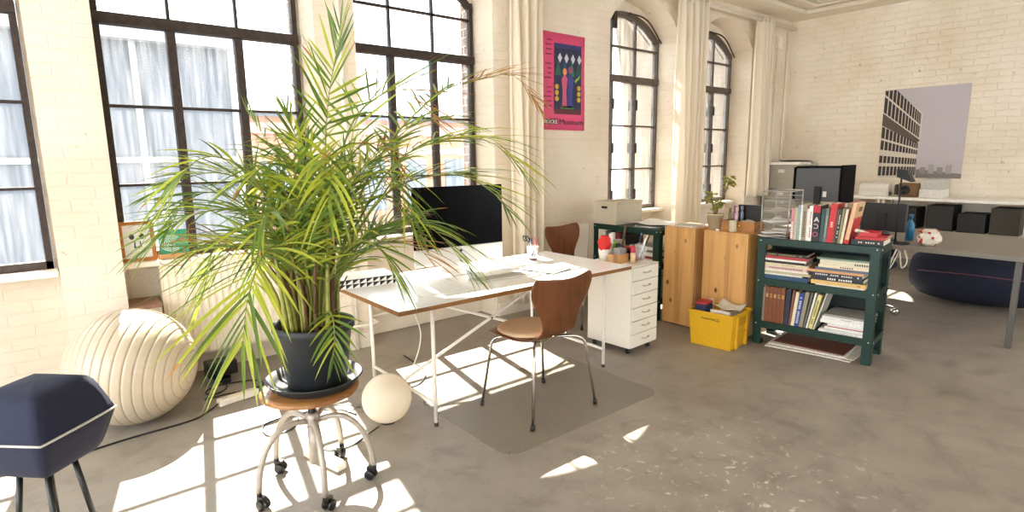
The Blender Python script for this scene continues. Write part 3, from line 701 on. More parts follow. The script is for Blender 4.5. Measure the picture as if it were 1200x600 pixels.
FRONDS = [
  ([(0.878,2.49,0.74),(0.899,2.49,0.964),(0.967,2.51,1.38),(1.019,2.54,1.736),(1.114,2.57,2.086)],0.25,15,0.63,0,0.1,0.3),
  ([(0.899,2.49,0.74),(0.949,2.49,0.957),(1.038,2.57,1.375),(1.158,2.61,1.669),(1.302,2.64,1.797),(1.45,2.65,1.852),(1.543,2.63,1.779),(1.614,2.61,1.69)],0.34,16,0.47,0.35,0.12,0.3),
  ([(0.91,2.49,0.74),(0.977,2.49,0.952),(1.177,2.57,1.369),(1.378,2.61,1.613),(1.59,2.64,1.787),(1.754,2.66,1.881),(1.937,2.66,1.93),(2.148,2.64,1.976),(2.251,2.61,1.904),(2.347,2.59,1.78)],0.24,24,0.4,0.5,0.35,0.35),
  ([(0.915,2.49,0.74),(0.992,2.49,0.99),(1.148,2.47,1.295),(1.324,2.45,1.507),(1.578,2.43,1.597),(1.801,2.41,1.59),(1.943,2.39,1.506),(2.045,2.37,1.395)],0.34,24,0.32,0,0.55,0.6),
  ([(0.91,2.482,0.74),(0.969,2.47,0.957),(1.081,2.43,1.185),(1.219,2.39,1.354),(1.401,2.35,1.419),(1.592,2.31,1.414),(1.759,2.29,1.319),(1.824,2.29,1.246)],0.31,22,0.3,0,0.45,0.4),
  ([(0.907,2.478,0.74),(0.955,2.46,0.921),(1.059,2.41,1.111),(1.195,2.36,1.212),(1.345,2.31,1.204),(1.456,2.27,1.104),(1.552,2.25,0.957)],0.29,20,0.3,0,0.5,0.4),
  ([(0.904,2.49,0.74),(0.956,2.49,0.876),(1.042,2.51,1.001),(1.185,2.53,1.083),(1.342,2.54,1.091),(1.448,2.54,1.049),(1.531,2.54,0.963)],0.25,15,0.32,0.6,0.6,0.5),
  ([(0.859,2.49,0.74),(0.853,2.49,0.971),(0.808,2.52,1.22),(0.706,2.55,1.382),(0.568,2.57,1.454),(0.446,2.59,1.44),(0.341,2.59,1.384)],0.24,22,0.33,0,0.4,0.35),
  ([(0.855,2.478,0.74),(0.834,2.46,0.959),(0.739,2.41,1.164),(0.616,2.37,1.292),(0.474,2.33,1.324),(0.339,2.29,1.288),(0.245,2.27,1.21)],0.25,23,0.3,0,0.45,0.4),
  ([(0.855,2.47,0.74),(0.826,2.44,0.945),(0.732,2.33,1.138),(0.633,2.21,1.18),(0.551,2.09,1.142),(0.48,1.99,1.043),(0.442,1.95,0.904)],0.34,22,0.28,0,0.35,0.75),
  ([(0.878,2.478,0.74),(0.891,2.46,1.009),(0.902,2.39,1.332),(0.897,2.29,1.493),(0.879,2.19,1.506),(0.825,2.07,1.431),(0.782,2.01,1.327)],0.27,18,0.34,0,0.8,0.6),
  ([(0.859,2.51,0.74),(0.869,2.54,0.941),(0.834,2.63,1.091),(0.74,2.74,1.148),(0.621,2.82,1.112),(0.522,2.87,1.006)],0.26,20,0.28,0,0.5,0.9),  # extra yellow share paints sunlight onto this rear frond
  ([(0.891,2.466,0.74),(0.896,2.43,0.811),(0.891,2.35,0.852),(0.883,2.29,0.821),(0.869,2.26,0.741),(0.852,2.25,0.661)],0.13,9,0.35,0,0.5,0.5),
  ([(0.868,2.502,0.74),(0.889,2.52,1.0),(0.846,2.55,1.346),(0.79,2.59,1.532),(0.698,2.63,1.718)],0.1,5,0.86,0,0.0,0.1),
  ([(0.868,2.474,0.74),(0.865,2.45,1.014),(0.836,2.39,1.318),(0.765,2.33,1.478),(0.673,2.29,1.496),(0.565,2.25,1.42)],0.25,18,0.36,0,0.6,0.45),
  ([(0.885,2.47,0.74),(0.899,2.44,1.011),(0.942,2.35,1.278),(0.996,2.25,1.439),(1.055,2.17,1.473),(1.116,2.11,1.404),(1.15,2.09,1.28)],0.27,18,0.32,0,0.7,0.6),
  ([(0.897,2.51,0.74),(0.965,2.54,0.946),(1.101,2.61,1.249),(1.309,2.69,1.488),(1.545,2.75,1.665),(1.788,2.79,1.719),(1.993,2.79,1.677)],0.25,20,0.36,0,0.4,0.35),
  ([(0.875,2.522,0.74),(0.921,2.57,0.968),(0.946,2.65,1.337),(0.944,2.73,1.572),(0.917,2.79,1.731)],0.24,17,0.42,0,0.25,0.3),
  ([(0.888,2.51,0.74),(0.942,2.54,0.97),(1.074,2.59,1.293),(1.234,2.63,1.489),(1.361,2.67,1.594)],0.25,17,0.38,0.2,0.4,0.4),
  ([(0.851,2.49,0.74),(0.832,2.49,0.935),(0.747,2.51,1.171),(0.626,2.52,1.324),(0.504,2.52,1.382),(0.408,2.51,1.338),(0.355,2.49,1.271)],0.22,18,0.34,0,0.5,0.35),
  ([(0.862,2.458,0.74),(0.832,2.41,0.968),(0.772,2.29,1.208),(0.684,2.17,1.308),(0.594,2.07,1.321),(0.525,2.01,1.258)],0.26,18,0.34,0,0.7,0.55),
  ([(0.894,2.458,0.74),(0.905,2.41,0.938),(0.936,2.29,1.101),(0.99,2.19,1.172),(1.046,2.13,1.126),(1.084,2.11,1.016)],0.24,17,0.32,0,0.6,0.5),
  ([(0.852,2.498,0.74),(0.841,2.51,0.911),(0.766,2.54,1.071),(0.658,2.57,1.155),(0.514,2.59,1.168),(0.399,2.59,1.11)],0.22,18,0.3,0,0.5,0.5),
  ([(0.904,2.514,0.74),(0.98,2.55,0.881),(1.14,2.63,1.035),(1.313,2.69,1.141),(1.517,2.74,1.188)],0.22,16,0.34,0,0.5,0.4),
  ([(0.878,2.49,0.74),(0.9,2.49,0.983),(0.924,2.47,1.308),(0.896,2.44,1.494),(0.817,2.41,1.581),(0.741,2.39,1.556)],0.23,16,0.4,0,0.5,0.35),
  ([(0.891,2.482,0.74),(0.924,2.47,0.983),(1.002,2.45,1.324),(1.061,2.43,1.51),(1.139,2.4,1.572),(1.241,2.39,1.527),(1.288,2.39,1.429)],0.24,17,0.38,0.25,0.55,0.45),
  ([(0.865,2.502,0.74),(0.879,2.52,0.962),(0.863,2.57,1.23),(0.802,2.63,1.402),(0.718,2.69,1.441),(0.624,2.73,1.38)],0.23,16,0.36,0,0.5,0.4),
  ([(0.881,2.53,0.74),(0.943,2.59,0.941),(1.033,2.71,1.206),(1.111,2.79,1.386),(1.206,2.85,1.49)],0.22,14,0.4,0,0.4,0.4)]

M_leaf = [leafy('palm_leaf_green', '#5f7c30', '#809a39', .45), leafy('palm_leaf_yellow', '#9fae3a', '#bcc040', .5), leafy('palm_leaf_brown', '#98602c', '#c48a3a', .3), leafy('palm_stem', '#77822f', '#8f8a3e', .1)]
M_leafd = leafy('palm_leaf_deep', '#4f6b2c', '#6c8636', .4)
def frond(pts, LL, npair, start, brown, droop, hue, seed):
    rnd = random.Random(seed); n = 40
    C = [p-Vector((PX, PY, PZ)) for p in bez(pts, n)]
    # arc length
    S = [0.]
    for i in range(n): S.append(S[-1]+(C[i+1]-C[i]).length)
    tot = S[-1]
    def at(s):
        for i in range(n):
            if S[i+1] >= s or i == n-1:
                u = (s-S[i])/max(1e-6, S[i+1]-S[i]); return C[i].lerp(C[i+1], min(1, u)), (C[min(n, i+1)]-C[i]).normalized()
    q = MB()
    q.tube([C[i] for i in range(0, n+1, 2)], .0075, 6, mi=3, taper=[max(.16, 1-.95*i/20) for i in range(21)])
    for k in range(npair):
        f = (k+.5)/npair; s = tot*(start+(1-start)*f); p, t = at(s)
        side = t.cross(Vector((0, 0, 1)))
        if side.length < .25: side = t.cross(Vector((.3, -1, .2)))
        side.normalize(); nor = side.cross(t).normalized()
        env = (math.sin(PI*min(1, .22+.70*f))**.6)
        for sg in (-1, 1):
            if rnd.random() < .04: continue
            ang = math.radians(62-40*f+rnd.uniform(-9, 9)); ln = LL*1.17*env*rnd.uniform(.85, 1.1)
            d = (t*math.cos(ang)+side*sg*math.sin(ang)+nor*rnd.uniform(.08, .34)).normalized()
            wv = d.cross(nor).normalized()*.5 + nor*rnd.uniform(-.25, .25)*sg; wv = (wv-d*wv.dot(d)).normalized()
            w = .0128*rnd.uniform(.8, 1.2)*(.7+.3*env); fold = d.cross(wv).normalized()
            dr = droop*.62*rnd.uniform(.6, 1.4); m = 6; vs = []
            tw = rnd.uniform(-.5, .5)
            for j in range(m+1):
                u = j/m; x = p+d*ln*u+Vector((0, 0, -1))*ln*dr*u*u*.75 - d*ln*dr*.18*u*u
                ww = w*(math.sin(PI*min(1., .12+.88*u**.8))**.7 if u < 1 else 0)*.5*(1 if u < .99 else .05)
                wd = (wv+fold*tw*u).normalized()
                vs += [x-wd*ww, x+fold*ww*.35, x+wd*ww]
            fs = []
            for j in range(m): fs += [(j*3, j*3+1, j*3+4, j*3+3), (j*3+1, j*3+2, j*3+5, j*3+4)]
            tip = rnd.random()
            isb = brown > 0 and f > 1-brown+rnd.uniform(-.06, .06)
            o = len(q.f); q.add(vs, fs, mi=2 if isb else (1 if rnd.random() < hue*.8 else (4 if rnd.random() < .6 else 0)), sm=True)
            if not isb and tip < .12:
                for j in range(o+2*m-(2 if tip < .09 else 4), o+2*m): q.m[j] = 2
    return q.build('frond', M_leaf+[M_leafd], palm)
for i, (a_, b_, c_, *d_) in enumerate(FRONDS): frond(a_, b_*1.08, round(c_*1.25), *d_, seed=100+i)
# fillers from the crown of canes
rnd = random.Random(77)
for i in range(11):
    az = rnd.uniform(-.3, PI+.3); reach = rnd.uniform(.30, .62); h = rnd.uniform(.35, .80); dn = rnd.uniform(.05, .35)
    b0 = Vector((PX+rnd.uniform(-.07, .07), PY+rnd.uniform(-.07, .07), .735)); dx, dy = math.cos(az), math.sin(az)
    if dy < -.3: reach *= .8
    pts = [b0, b0+Vector((dx*.08*reach, dy*.08*reach, h*.5)), b0+Vector((dx*.35*reach, dy*.35*reach, h*.92)), b0+Vector((dx*.7*reach, dy*.7*reach, h)), b0+Vector((dx*reach, dy*reach, h-dn))]
    frond(pts, rnd.uniform(.18, .24), rnd.randint(13, 17), .38, 0, rnd.uniform(.4, .8), rnd.uniform(.25, .7), 300+i)
# canes at the base
M_cane = [plain('#7c6a32', .6, var=.35, scale=25), plain('#5a3d24', .8, var=.4), plain('#8a8a3c', .55, var=.25)]
for i in range(44):
    a = rnd.uniform(0, 2*PI); r_ = .12*math.sqrt(rnd.random()); x, y = r_*math.cos(a)-.01, r_*math.sin(a)
    h = rnd.uniform(.22, .62); sp_ = rnd.uniform(1.2, 2.6)
    q = MB(); q.tube(bez([(x, y, .235), (x*1.2, y*1.2, .235+h*.5), (x*sp_, y*sp_, .235+h)], 6), rnd.uniform(.006, .012), 7, taper=[1.3, 1.15, 1, .9, .8, .65, .45])
    q.build('cane', M_cane[i % 3], palm)
# curled dry leaf on the left
q = MB()
for k in range(4):
    q.tube(bez([(-.30+.02*k, .02, .62), (-.42, .03*k-.03, .70+.02*k), (-.54+.03*k, .02, .69), (-.56+.05*k, .0, .62), (-.48, .02, .60+.02*k)], 16), .0028, 5, taper=[1-.045*j for j in range(17)])
q.build('dry_frond', M_leaf[2], palm)
# ------------------------------------------------------------------ drawer unit
M_cabw = plain('#efe9da', .3, var=.02)
DU = T(3.30, 2.635, 0) @ RZ(math.radians(3))
du = thing('drawer_unit', 'tall white steel drawer unit with six drawers beside the desk end', 'drawer unit'); du.matrix_basis = DU
q = MB(); q.box((0, .012, .055), (.006, .43, .69)); q.box((.334, .012, .055), (.34, .43, .69)); q.box((.006, .424, .055), (.334, .43, .69)); q.box((.006, .012, .055), (.334, .424, .062)); q.box((0, .0, .684), (.34, .43, .69))
q.build('body', M_cabw, du, bevel=.002)
for k in range(6):
    z0 = .064+k*.1033
    q = MB(); q.box((.008, .0, z0), (.332, .014, z0+.0985)); q.box((.012, .0145, z0+.01), (.328, .40, z0+.07)); d = q.build('drawer', M_cabw, du, bevel=.0025)
    h = MB(); h.tube(bez([(.130, -.001, z0+.058), (.134, -.017, z0+.056), (.170, -.021, z0+.055), (.206, -.017, z0+.056), (.210, -.001, z0+.058)], 16), .0045, 8); h.build('handle', plain('#cfc8ba', .3, .6), d)
    h = MB(); h.box((.125, -.0015, z0+.068), (.215, -.0002, z0+.088)); h.build('label_plate', M_cabw, d)
for x in (.04, .30):
    for y in (.05, .38):
        q = MB(); q.tube([(x, y, .055), (x, y, .04)], .012, 10); q.lathe([(0, 0), (.017, 0), (.02, .004), (.02, .018), (.017, .022), (0, .022)], 18, T(x-.011, y+.008, .0205) @ RY(PI/2)); q.build('caster', M_blackp, du)
DZ = .691
def on(M, o): o.matrix_basis = M; return o
def small(name, lab, cat, x, y, z, mb, mat, rz=0, group=None, M=DU, bevel=0):
    o = tag(mb.build(name, mat, bevel=bevel), lab, cat, group); o.matrix_basis = M @ T(x, y, z) @ RZ(rz) @ Matrix.Scale(1.28, 4); return o
q = MB(); q.lathe([(0, 0), (.030, 0), (.036, .075), (.033, .075), (.027, .004), (0, .004)], 20); small('cup', 'white plastic cup with red paper stuffed in it on the drawer unit', 'cup', .075, .33, DZ, q, plain('#ece8e0', .4))
q = MB()
rnd = random.Random(9); P = []
for i in range(7):
    P.append([((.012+.03*math.sin(PI*(i+.6)/7.5))*(.8+.4*rnd.random())*math.cos(a*PI/7), (.012+.03*math.sin(PI*(i+.6)/7.5))*(.8+.4*rnd.random())*math.sin(a*PI/7), i*.018) for a in range(14)]); P[-1].append(P[-1][0])
q.grid(P); small('paper_flower', 'crumpled red paper sticking up from the white cup on the drawer unit', 'paper', .075, .33, DZ+.062, q, plain('#d4231f', .6))
def open_box(w, d, h, t=.004):
    q = MB(); q.box((-w/2, -d/2, 0), (w/2, d/2, t))
    for s in (-1, 1): q.box((s*w/2-(t if s > 0 else 0), -d/2, t), (s*w/2+(t if s < 0 else 0), d/2, h)); q.box((-w/2+t, s*d/2-(t if s > 0 else 0), t), (w/2-t, s*d/2+(t if s < 0 else 0), h))
    return q
small('cardboard_box', 'small open cardboard box holding a grey pack on the drawer unit', 'box', .10, .20, DZ, open_box(.085, .07, .055, .003), plain('#b98a55', .8))
q = MB(); q.box((-.032, -.025, 0), (.032, .025, .085)); small('grey_pack', 'grey carton standing in the small cardboard box on the drawer unit', 'carton', .10, .20, DZ+.0055, q, plain('#8f8a88', .6), bevel=.003)
small('wooden_block', 'small pale wooden block at the left rear edge of the drawer unit', 'block', .032, .22, DZ, MB().box((-.022, -.022, 0), (.022, .022, .055)), plain('#c4976a', .6), bevel=.003)
q = MB(); q.lathe([(0, 0), (.015, 0), (.015, .125), (.012, .128), (.012, .16), (0, .162)], 18); small('glue_stick', 'tall white tube standing among the things on the drawer unit', 'tube', .165, .34, DZ, q, plain('#f3f1ec', .3))
q = MB(); q.lathe([(0, 0), (.018, 0), (.018, .10), (.012, .105), (0, .105)], 18); small('black_tube', 'black spray tube beside the tall white tube on the drawer unit', 'tube', .180, .275, DZ, q, M_blackp)
t_ = thing('lip_balm_bottle', 'cream bottle with a red cap at the front of the drawer unit', 'bottle'); t_.matrix_basis = DU @ T(.155, .115, DZ) @ Matrix.Scale(1.28, 4)
q = MB(); q.lathe([(0, 0), (.016, 0), (.016, .062), (0, .062)], 18); q.build('bottle_body', plain('#dcb78e', .4), t_)
q = MB(); q.lathe([(.0165, .063), (.0165, .10), (.013, .105), (0, .105)], 18); q.build('cap', plain('#b3203a', .4), t_)
q = MB(); q.lathe([(0, 0), (.026, 0), (.026, .09), (.028, .094), (.026, .098), (.010, .104), (0, .104)], 22); small('paint_can', 'bright green can on the drawer unit', 'can', .222, .345, DZ, q, plain('#7fae2c', .4))
q = MB(); q.box((-.009, -.0015, 0), (.009, .0015, .21)); o = small('ruler', 'dark wooden ruler leaning on the green can of the drawer unit', 'ruler', .225, .285, DZ+.001, q, plain('#5b4433', .5)); o.matrix_basis = o.matrix_basis @ RY(.22)
# glass jar on its side full of pens
j = thing('pen_jar', 'glass jar tipped forward with striped pens in it on the drawer unit', 'jar'); J = DU @ T(.215, .12, DZ+.003) @ RY(.45) @ Matrix.Scale(1.25, 4); j.matrix_basis = J
q = MB(); q.lathe([(0, .0), (.034, .0), (.040, .01), (.040, .085), (.036, .09), (.037, .085), (.037, .012), (0, .004)], 24, T(.0, 0, .018)); q.build('glass_body', clear_plastic('jar_glass', '#f2f2f2', .22, .05), j)
for i, (cc, dx, dy) in enumerate((('#f4f4f2', .012, .0), ('#2a3350', -.012, .008), ('#e9e9ea', .0, -.014), ('#8fa7c4', -.004, .014), ('#1c1c1e', .018, -.01))):
    q = MB(); q.tube([(dx*.6, dy*.6, .026), (dx*1.6, dy*1.6, .16+.008*i)], .0042, 8)
    o = tag(q.build('marker', plain(cc, .35)), ['white marker in the tipped glass jar', 'navy marker in the tipped glass jar', 'pale grey marker in the tipped glass jar', 'light blue marker in the tipped glass jar', 'black marker in the tipped glass jar'][i]+' on the drawer unit', 'marker', 'markers in the glass jar'); o.matrix_basis = J
small('tape_roll', 'round black roll lying against the glass jar on the drawer unit', 'roll', .20, .215, DZ+.046, MB().lathe([(.02, -.012), (.035, -.012), (.035, .012), (.02, .012), (.02, -.012)], 26, RX(1.4)), M_blackp)
small('red_box', 'flat dark red box standing at the right edge of the drawer unit', 'box', .305, .24, DZ, MB().box((-.02, -.06, 0), (.02, .06, .075)), plain('#9c2430', .5), bevel=.003)
small('small_grey_box', 'grey box behind the glass jar on the drawer unit', 'box', .30, .365, DZ, MB().box((-.035, -.03, 0), (.035, .03, .11)), plain('#8b8578', .6), bevel=.004)

# ------------------------------------------------------------------ green steel shelves
M_green = plain('#0a3025', .4, .1, var=.1); M_bolt = plain('#c6cbc4', .3, .8)
def green_shelf(lab, M, Ln, Dp, H, levels, back=False):
    t = thing('steel_shelf', lab, 'shelf'); t.matrix_basis = M
    pw, th = .062, .004
    for x, sx in ((0, 1), (Dp, -1)):
        for y, sy in ((0, 1), (Ln, -1)):
            q = MB(); a = (min(x, x+sx*pw), min(y, y+sy*th), .012); b = (max(x, x+sx*pw), max(y, y+sy*th), H)
            q.box(a, b); q.box((min(x, x+sx*th), min(y+sy*th, y+sy*pw), .012), (max(x, x+sx*th), max(y+sy*th, y+sy*pw), H)); p_ = q.build('post', M_green, t, bevel=.001)
            f = MB(); f.box((min(x, x+sx*pw)-.001, min(y, y+sy*pw)-.001, 0), (max(x, x+sx*pw)+.001, max(y, y+sy*pw)+.001, .03)); f.build('foot_cap', M_green, p_, bevel=.002)
    for z in levels:
        q = MB(); q.box((.005, .005, z-.003), (Dp-.005, Ln-.005, z))
        for x0, x1 in ((-.0035, -.0005), (Dp+.0005, Dp+.0035)): q.box((x0, .0, z-.052), (x1, Ln, z))
        for y0, y1 in ((-.0035, -.0005), (Ln+.0005, Ln+.0035)): q.box((0, y0, z-.052), (Dp, y1, z))
        q.box((.006, Ln*.5-.02, z-.03), (Dp-.006, Ln*.5+.02, z-.0032))
        q.build('shelf_board', M_green, t, bevel=.0008)
    if back:
        q = MB(); q.box((Dp-.012, .066, .20), (Dp-.006, Ln-.066, H-.056)); q.build('back_panel', plain('#16241f', .6), t)  # dark panel added to hide the sunlit floor behind the shelf
    b = MB()
    for z in levels:
        for x, y in ((-.0036, .022), (-.0036, Ln-.022)): b.lathe([(.006, 0), (.006, .002), (.003, .004), (0, .004)], 10, T(x, y, z-.02) @ RY(-PI/2))
        for x in (.022, Dp-.022): b.lathe([(.006, 0), (.006, .002), (.003, .004), (0, .004)], 10, T(x, -.0036, z-.02) @ RX(PI/2))
    b.build('bolts', M_bolt, t)
    return t
SB = T(4.42, 1.39, 0) @ RZ(.1327); SBL, SBD, SBH = .83, .38, .86
green_shelf('dark green steel shelf full of books in the right foreground', SB, SBL, SBD, SBH, (.19, .54, .86), True)
SA = T(4.22, 3.09, 0) @ RZ(-.02)
green_shelf('dark green steel shelf by the window wall behind the drawer unit', SA, .80, .42, .845, (.20, .53, .845))

# books -----------------------------------------------------------------
def book(M, Ln, W, Th, col, lab, group, pages='#e6dcc8', kind='book', mark=None, hard=True, page_end=0.):
    """lying flat: spine along y at x=0, boards stacked along z"""
    c = .0022 if hard else .0008
    q = MB()
    q.box((0, 0, 0), (W, Ln, c)); q.box((0, 0, Th-c), (W, Ln, Th)); q.box((0, 0, c), (c*1.2, Ln, Th-c))
    o = tag(q.build(kind, plain(col, .5, var=.1, scale=60)), lab, kind, group); o.matrix_basis = M
    e = .004 if hard else .001
    p = MB(); p.box((c*1.3, e, c*1.05), (W-e, Ln-e, Th-c*1.05)); p.build('pages', plain(pages, .85, var=.12, scale=180), o)
    if mark:
        mc, a, b_, h = mark; k = MB(); n = max(3, int((b_-a)*Ln/.014)); rn = random.Random(hash(lab) % 999 if False else len(lab)*7+int(Th*1e4))
        for i in range(n):
            y0 = Ln*(a+(b_-a)*i/n)
            if rn.random() < .12: continue
            k.box((-.0006, y0, Th*(.5-h/2)), (-.0001, y0+.0095, Th*(.5+h/2)*(.9+.1*rn.random())))
        if k.f: k.build('title_marks', plain(mc, .5), o)
    return o
X0 = .012
def stack(z, y, items, group, where, ordn, dx=X0):
    n = len(items)
    for i, (col, Ln, W, Th, dy, rot, mark, desc) in enumerate(items):
        M = SB @ T(dx, y+dy, z+.0004) @ T(0, Ln/2, 0) @ RZ(rot) @ T(0, -Ln/2, 0)
        book(M, Ln, W, Th, col, desc+' '+where, group, mark=mark)
        z += Th+.0006
ZM = .5405; ZL = .1905; ZT = .8605
stack(ZM, .464, [
 ('#2c4a66', .35, .26, .034, -.01, .0, None, 'dark blue book at the bottom of the left pile'),
 ('#e2ddcf', .31, .24, .011, .03, .02, None, 'thin white book second from the bottom of the left pile'),
 ('#b9b08c', .35, .25, .019, -.03, -.03, None, 'olive beige book third from the bottom of the left pile'),
 ('#e8e0d0', .32, .24, .013, -.01, .02, None, 'slim cream book fourth from the bottom of the left pile'),
 ('#dcc0b4', .31, .24, .024, .0, .0, ('#8c4a4e', .1, .9, .5), 'pale pink patterned book in the middle of the left pile'),
 ('#d9cba6', .33, .25, .024, -.01, .01, ('#8a7a5a', .25, .6, .2), 'cream book above the pink patterned one in the left pile'),
 ('#2b2622', .30, .23, .018, .02, .0, None, 'black recessed book below the white one in the left pile'),
 ('#dfe0d4', .31, .24, .015, .01, .02, None, 'white book under the red one in the left pile'),
 ('#b3353c', .33, .25, .020, .0, -.02, None, 'red book second from the top of the left pile'),
 ('#2f2a22', .32, .24, .024, .01, .02, ('#b39c5c', .1, .9, .3), 'dark book with gold lettering on top of the left pile'),
], 'books in the left pile of the middle shelf', 'on the green shelf', 0)
stack(ZM, .06, [
 ('#e9e2d2', .32, .25, .008, .02, .0, None, 'thin white book at the bottom of the right pile'),
 ('#dcb56c', .36, .26, .029, .01, .03, ('#7a6030', .1, .2, .3), 'yellow cream book second from the bottom of the right pile'),
 ('#24262e', .33, .22, .030, .03, .0, ('#e8e4da', .22, .72, .5), 'black book with large white title in the right pile'),
 ('#2e3340', .33, .22, .027, .04, .0, ('#d8d4ca', .06, .94, .4), 'navy book with a long white title in the right pile'),
 ('#cf9a68', .37, .25, .019, .03, .02, None, 'orange beige book in the middle of the right pile'),
 ('#5d6478', .36, .25, .019, -.01, .0, None, 'grey blue book under the slim cream one of the right pile'),
 ('#e4d5b4', .35, .24, .021, -.02, -.02, ('#3c372e', .35, .6, .45), 'slim cream titled book second from the top of the right pile'),
 ('#d8cfb4', .34, .25, .038, -.02, -.01, ('#4a4438', .05, .35, .4), 'thick cream book under the grey green one of the right pile'),
 ('#7f9483', .35, .25, .012, -.01, .03, None, 'grey green book on top of the right pile'),
], 'books in the right pile of the middle shelf', 'on the green shelf', 0)
# upright books on the low board: y is the far end, leaning towards the near end
def upright(y, z, Ht, W, Th, col, lab, group, lean=0., mark=None, dx=X0, pages='#e6dcc8'):
    # thickness runs towards -y
    M = SB @ T(dx, y, z) @ RX(lean) @ RX(PI/2) @ T(0, 0, 0)
    return book(M, Ht, W, Th, col, lab, group, mark=mark, pages=pages)
y = .772; W_ = 'on the low shelf'; G_ = 'upright books on the low shelf'
row = [('#8a7a6e', .28, .20, .018, 0, None, 'grey brown book leftmost of the upright row')]
row += [('#7b4526', .285, .2, .028, 0, ('#c19a55', .7, .8, .6), 'brown volume %s of five matching ones' % o_) for o_ in ('first from the left', 'second from the left', 'third from the left', 'fourth from the left', 'last on the right')]
row += [('#262a3c', .28, .2, .034, .03, None, 'wide dark navy book right of the brown volumes'),
 ('#7d4a3c', .285, .2, .016, .07, None, 'slim reddish brown book between the navy and the cream one'),
 ('#e0d3b0', .27, .19, .024, .09, None, 'cream book leaning in the upright row'),
 ('#27408c', .265, .19, .030, .10, ('#c9cfe0', .1, .9, .5), 'bright blue book with pale marks leaning in the upright row'),
 ('#8f8672', .28, .2, .028, .12, None, 'grey tan book leaning right of the blue one'),
 ('#6c6558', .285, .2, .012, .15, None, 'thin grey book leaning in the upright row'),
 ('#d9d6cc', .285, .2, .014, .17, None, 'thin white book leaning left of the yellow one'),
 ('#ddcf86', .275, .2, .026, .19, ('#2e2b22', .15, .85, .45), 'pale yellow book with black title leaning in the upright row'),
 ('#c9c6ba', .30, .2, .009, .25, None, 'very thin pale book at the right end of the upright row')]
for col, Ht, Wd, Th, lean, mk, ds in row:
    upright(y, ZL+.001+Th*math.sin(lean), Ht, Wd, Th, col, ds+' '+W_, G_, lean, mk)
    y -= Th*math.cos(lean)+.0016+(.004 if lean > .1 else 0)
G_ = 'magazines in the pile on the low shelf'
stack(ZL, .045, [
 ('#e8e6e0', .30, .28, .014, .01, .0, ('#3c3a38', .1, .9, .3), 'white magazine with dark print at the bottom of the pile'),
 ('#cfccc4', .30, .28, .012, .0, .04, None, 'grey magazine second from the bottom of the pile'),
 ('#e9e6de', .27, .27, .016, .0, -.03, None, 'white magazine third from the bottom of the pile'),
 ('#b9545a', .24, .26, .007, .01, .02, None, 'thin pinkish red booklet in the middle of the pile'),
 ('#dfddd6', .25, .26, .018, .0, .03, None, 'pale magazine above the red booklet of the pile'),
 ('#ece9e2', .31, .28, .025, -.01, .0, None, 'thick white catalogue third from the top of the pile'),
 ('#e3e0d8', .30, .27, .026, -.01, .02, ('#6a655c', .3, .6, .2), 'thick off-white catalogue second from the top of the pile'),
 ('#9a9488', .29, .27, .016, -.01, -.03, None, 'grey catalogue on top of the pile'),
], G_, 'on the low shelf', 0)
# row on top of the shelf
y = .60; W_ = 'on top of the green shelf'; G_ = 'books standing on top of the green shelf'
row = [('#c9838a', .24, .19, .020, 0, ('#f0e6dc', .05, .6, .7), 'white and pink book leftmost'),
 ('#b7ae98', .25, .19, .023, 0, None, 'beige book second from the left'),
 ('#8fa39e', .265, .2, .016, 0, None, 'grey green book left of the thin white one'),
 ('#e3e6e0', .265, .2, .012, 0, None, 'thin white book beside the tan patterned one'),
 ('#a3937a', .265, .2, .030, 0, ('#5e5140', .1, .85, .6), 'tan patterned book'),
 ('#e6e2da', .24, .19, .012, 0, None, 'slim plain white book'),
 ('#f0ece4', .262, .2, .024, .0, ('#9a5a58', .1, .85, .4), 'white book with a reddish title'),
 ('#22201f', .268, .2, .050, .0, None, 'thick black book with big letters and a red top'),
 ('#2f4a48', .245, .19, .024, .03, None, 'dark teal book'),
 ('#66706c', .25, .19, .022, .04, ('#b9b6a8', .1, .8, .3), 'grey book left of the tall red one'),
 ('#c32b30', .285, .2, .042, .06, ('#e6b9a8', .4, .55, .4), 'tall red book'),
 ('#6a4a34', .25, .19, .011, .07, None, 'thin brown book'),
 ('#2b2a26', .25, .19, .016, .07, ('#cfc8b4', .1, .9, .5), 'black pale-titled book right of the tall red one'),
 ('#8d865c', .25, .19, .014, .08, None, 'thin olive book'),
 ('#d9cdb2', .25, .19, .018, .10, None, 'cream book left of the big leaning one')]
for col, Ht, Wd, Th, lean, mk, ds in row:
    o = upright(y, ZT+.001+Th*math.sin(lean), Ht, Wd, Th, col, ds+' '+W_, G_, lean, mk)
    if 'big letters' in ds:
        M_w = plain('#e6e0d8', .5); M_r = plain('#b01f2a', .5)
        k = MB(); k.box((-.0012, Ht*.80, .0005), (-.0002, Ht-.001, Th-.0005)); k.build('red_band', M_r, o)
        for s_, ch, mm_ in ((.55, 'A', M_w), (.36, 'C', plain('#c9a5b0', .5)), (.14, 'O', plain('#b8526e', .5))):
            lettering(ch, .050, mm_, o, plane_m((-.0011, Ht*s_, Th*.88), (0, 0, -1), (0, 1, 0)), 'letter', .0006)
    y -= Th*math.cos(lean)+.0016
big = upright(y-.004, ZT+.001+.032*math.sin(.14), .298, .215, .032, '#c22a28', 'big red book with a tan upper half leaning at the end of the top row', G_, .14, None)
k = MB(); k.box((.0, .19, .0322), (.2152, .2985, .0335)); k.box((-.0012, .03, .004), (-.0002, .2985, .028)); k.build('tan_jacket', plain('#d8b78c', .6), big)
k = MB()
for i in range(4): k.box((.06+.026*i, .232, .0336), (.078+.026*i, .268, .0342))
k.build('title_marks', plain('#5a3a2c', .5), big)
fb = T(.03, -.005, ZT+.0006)
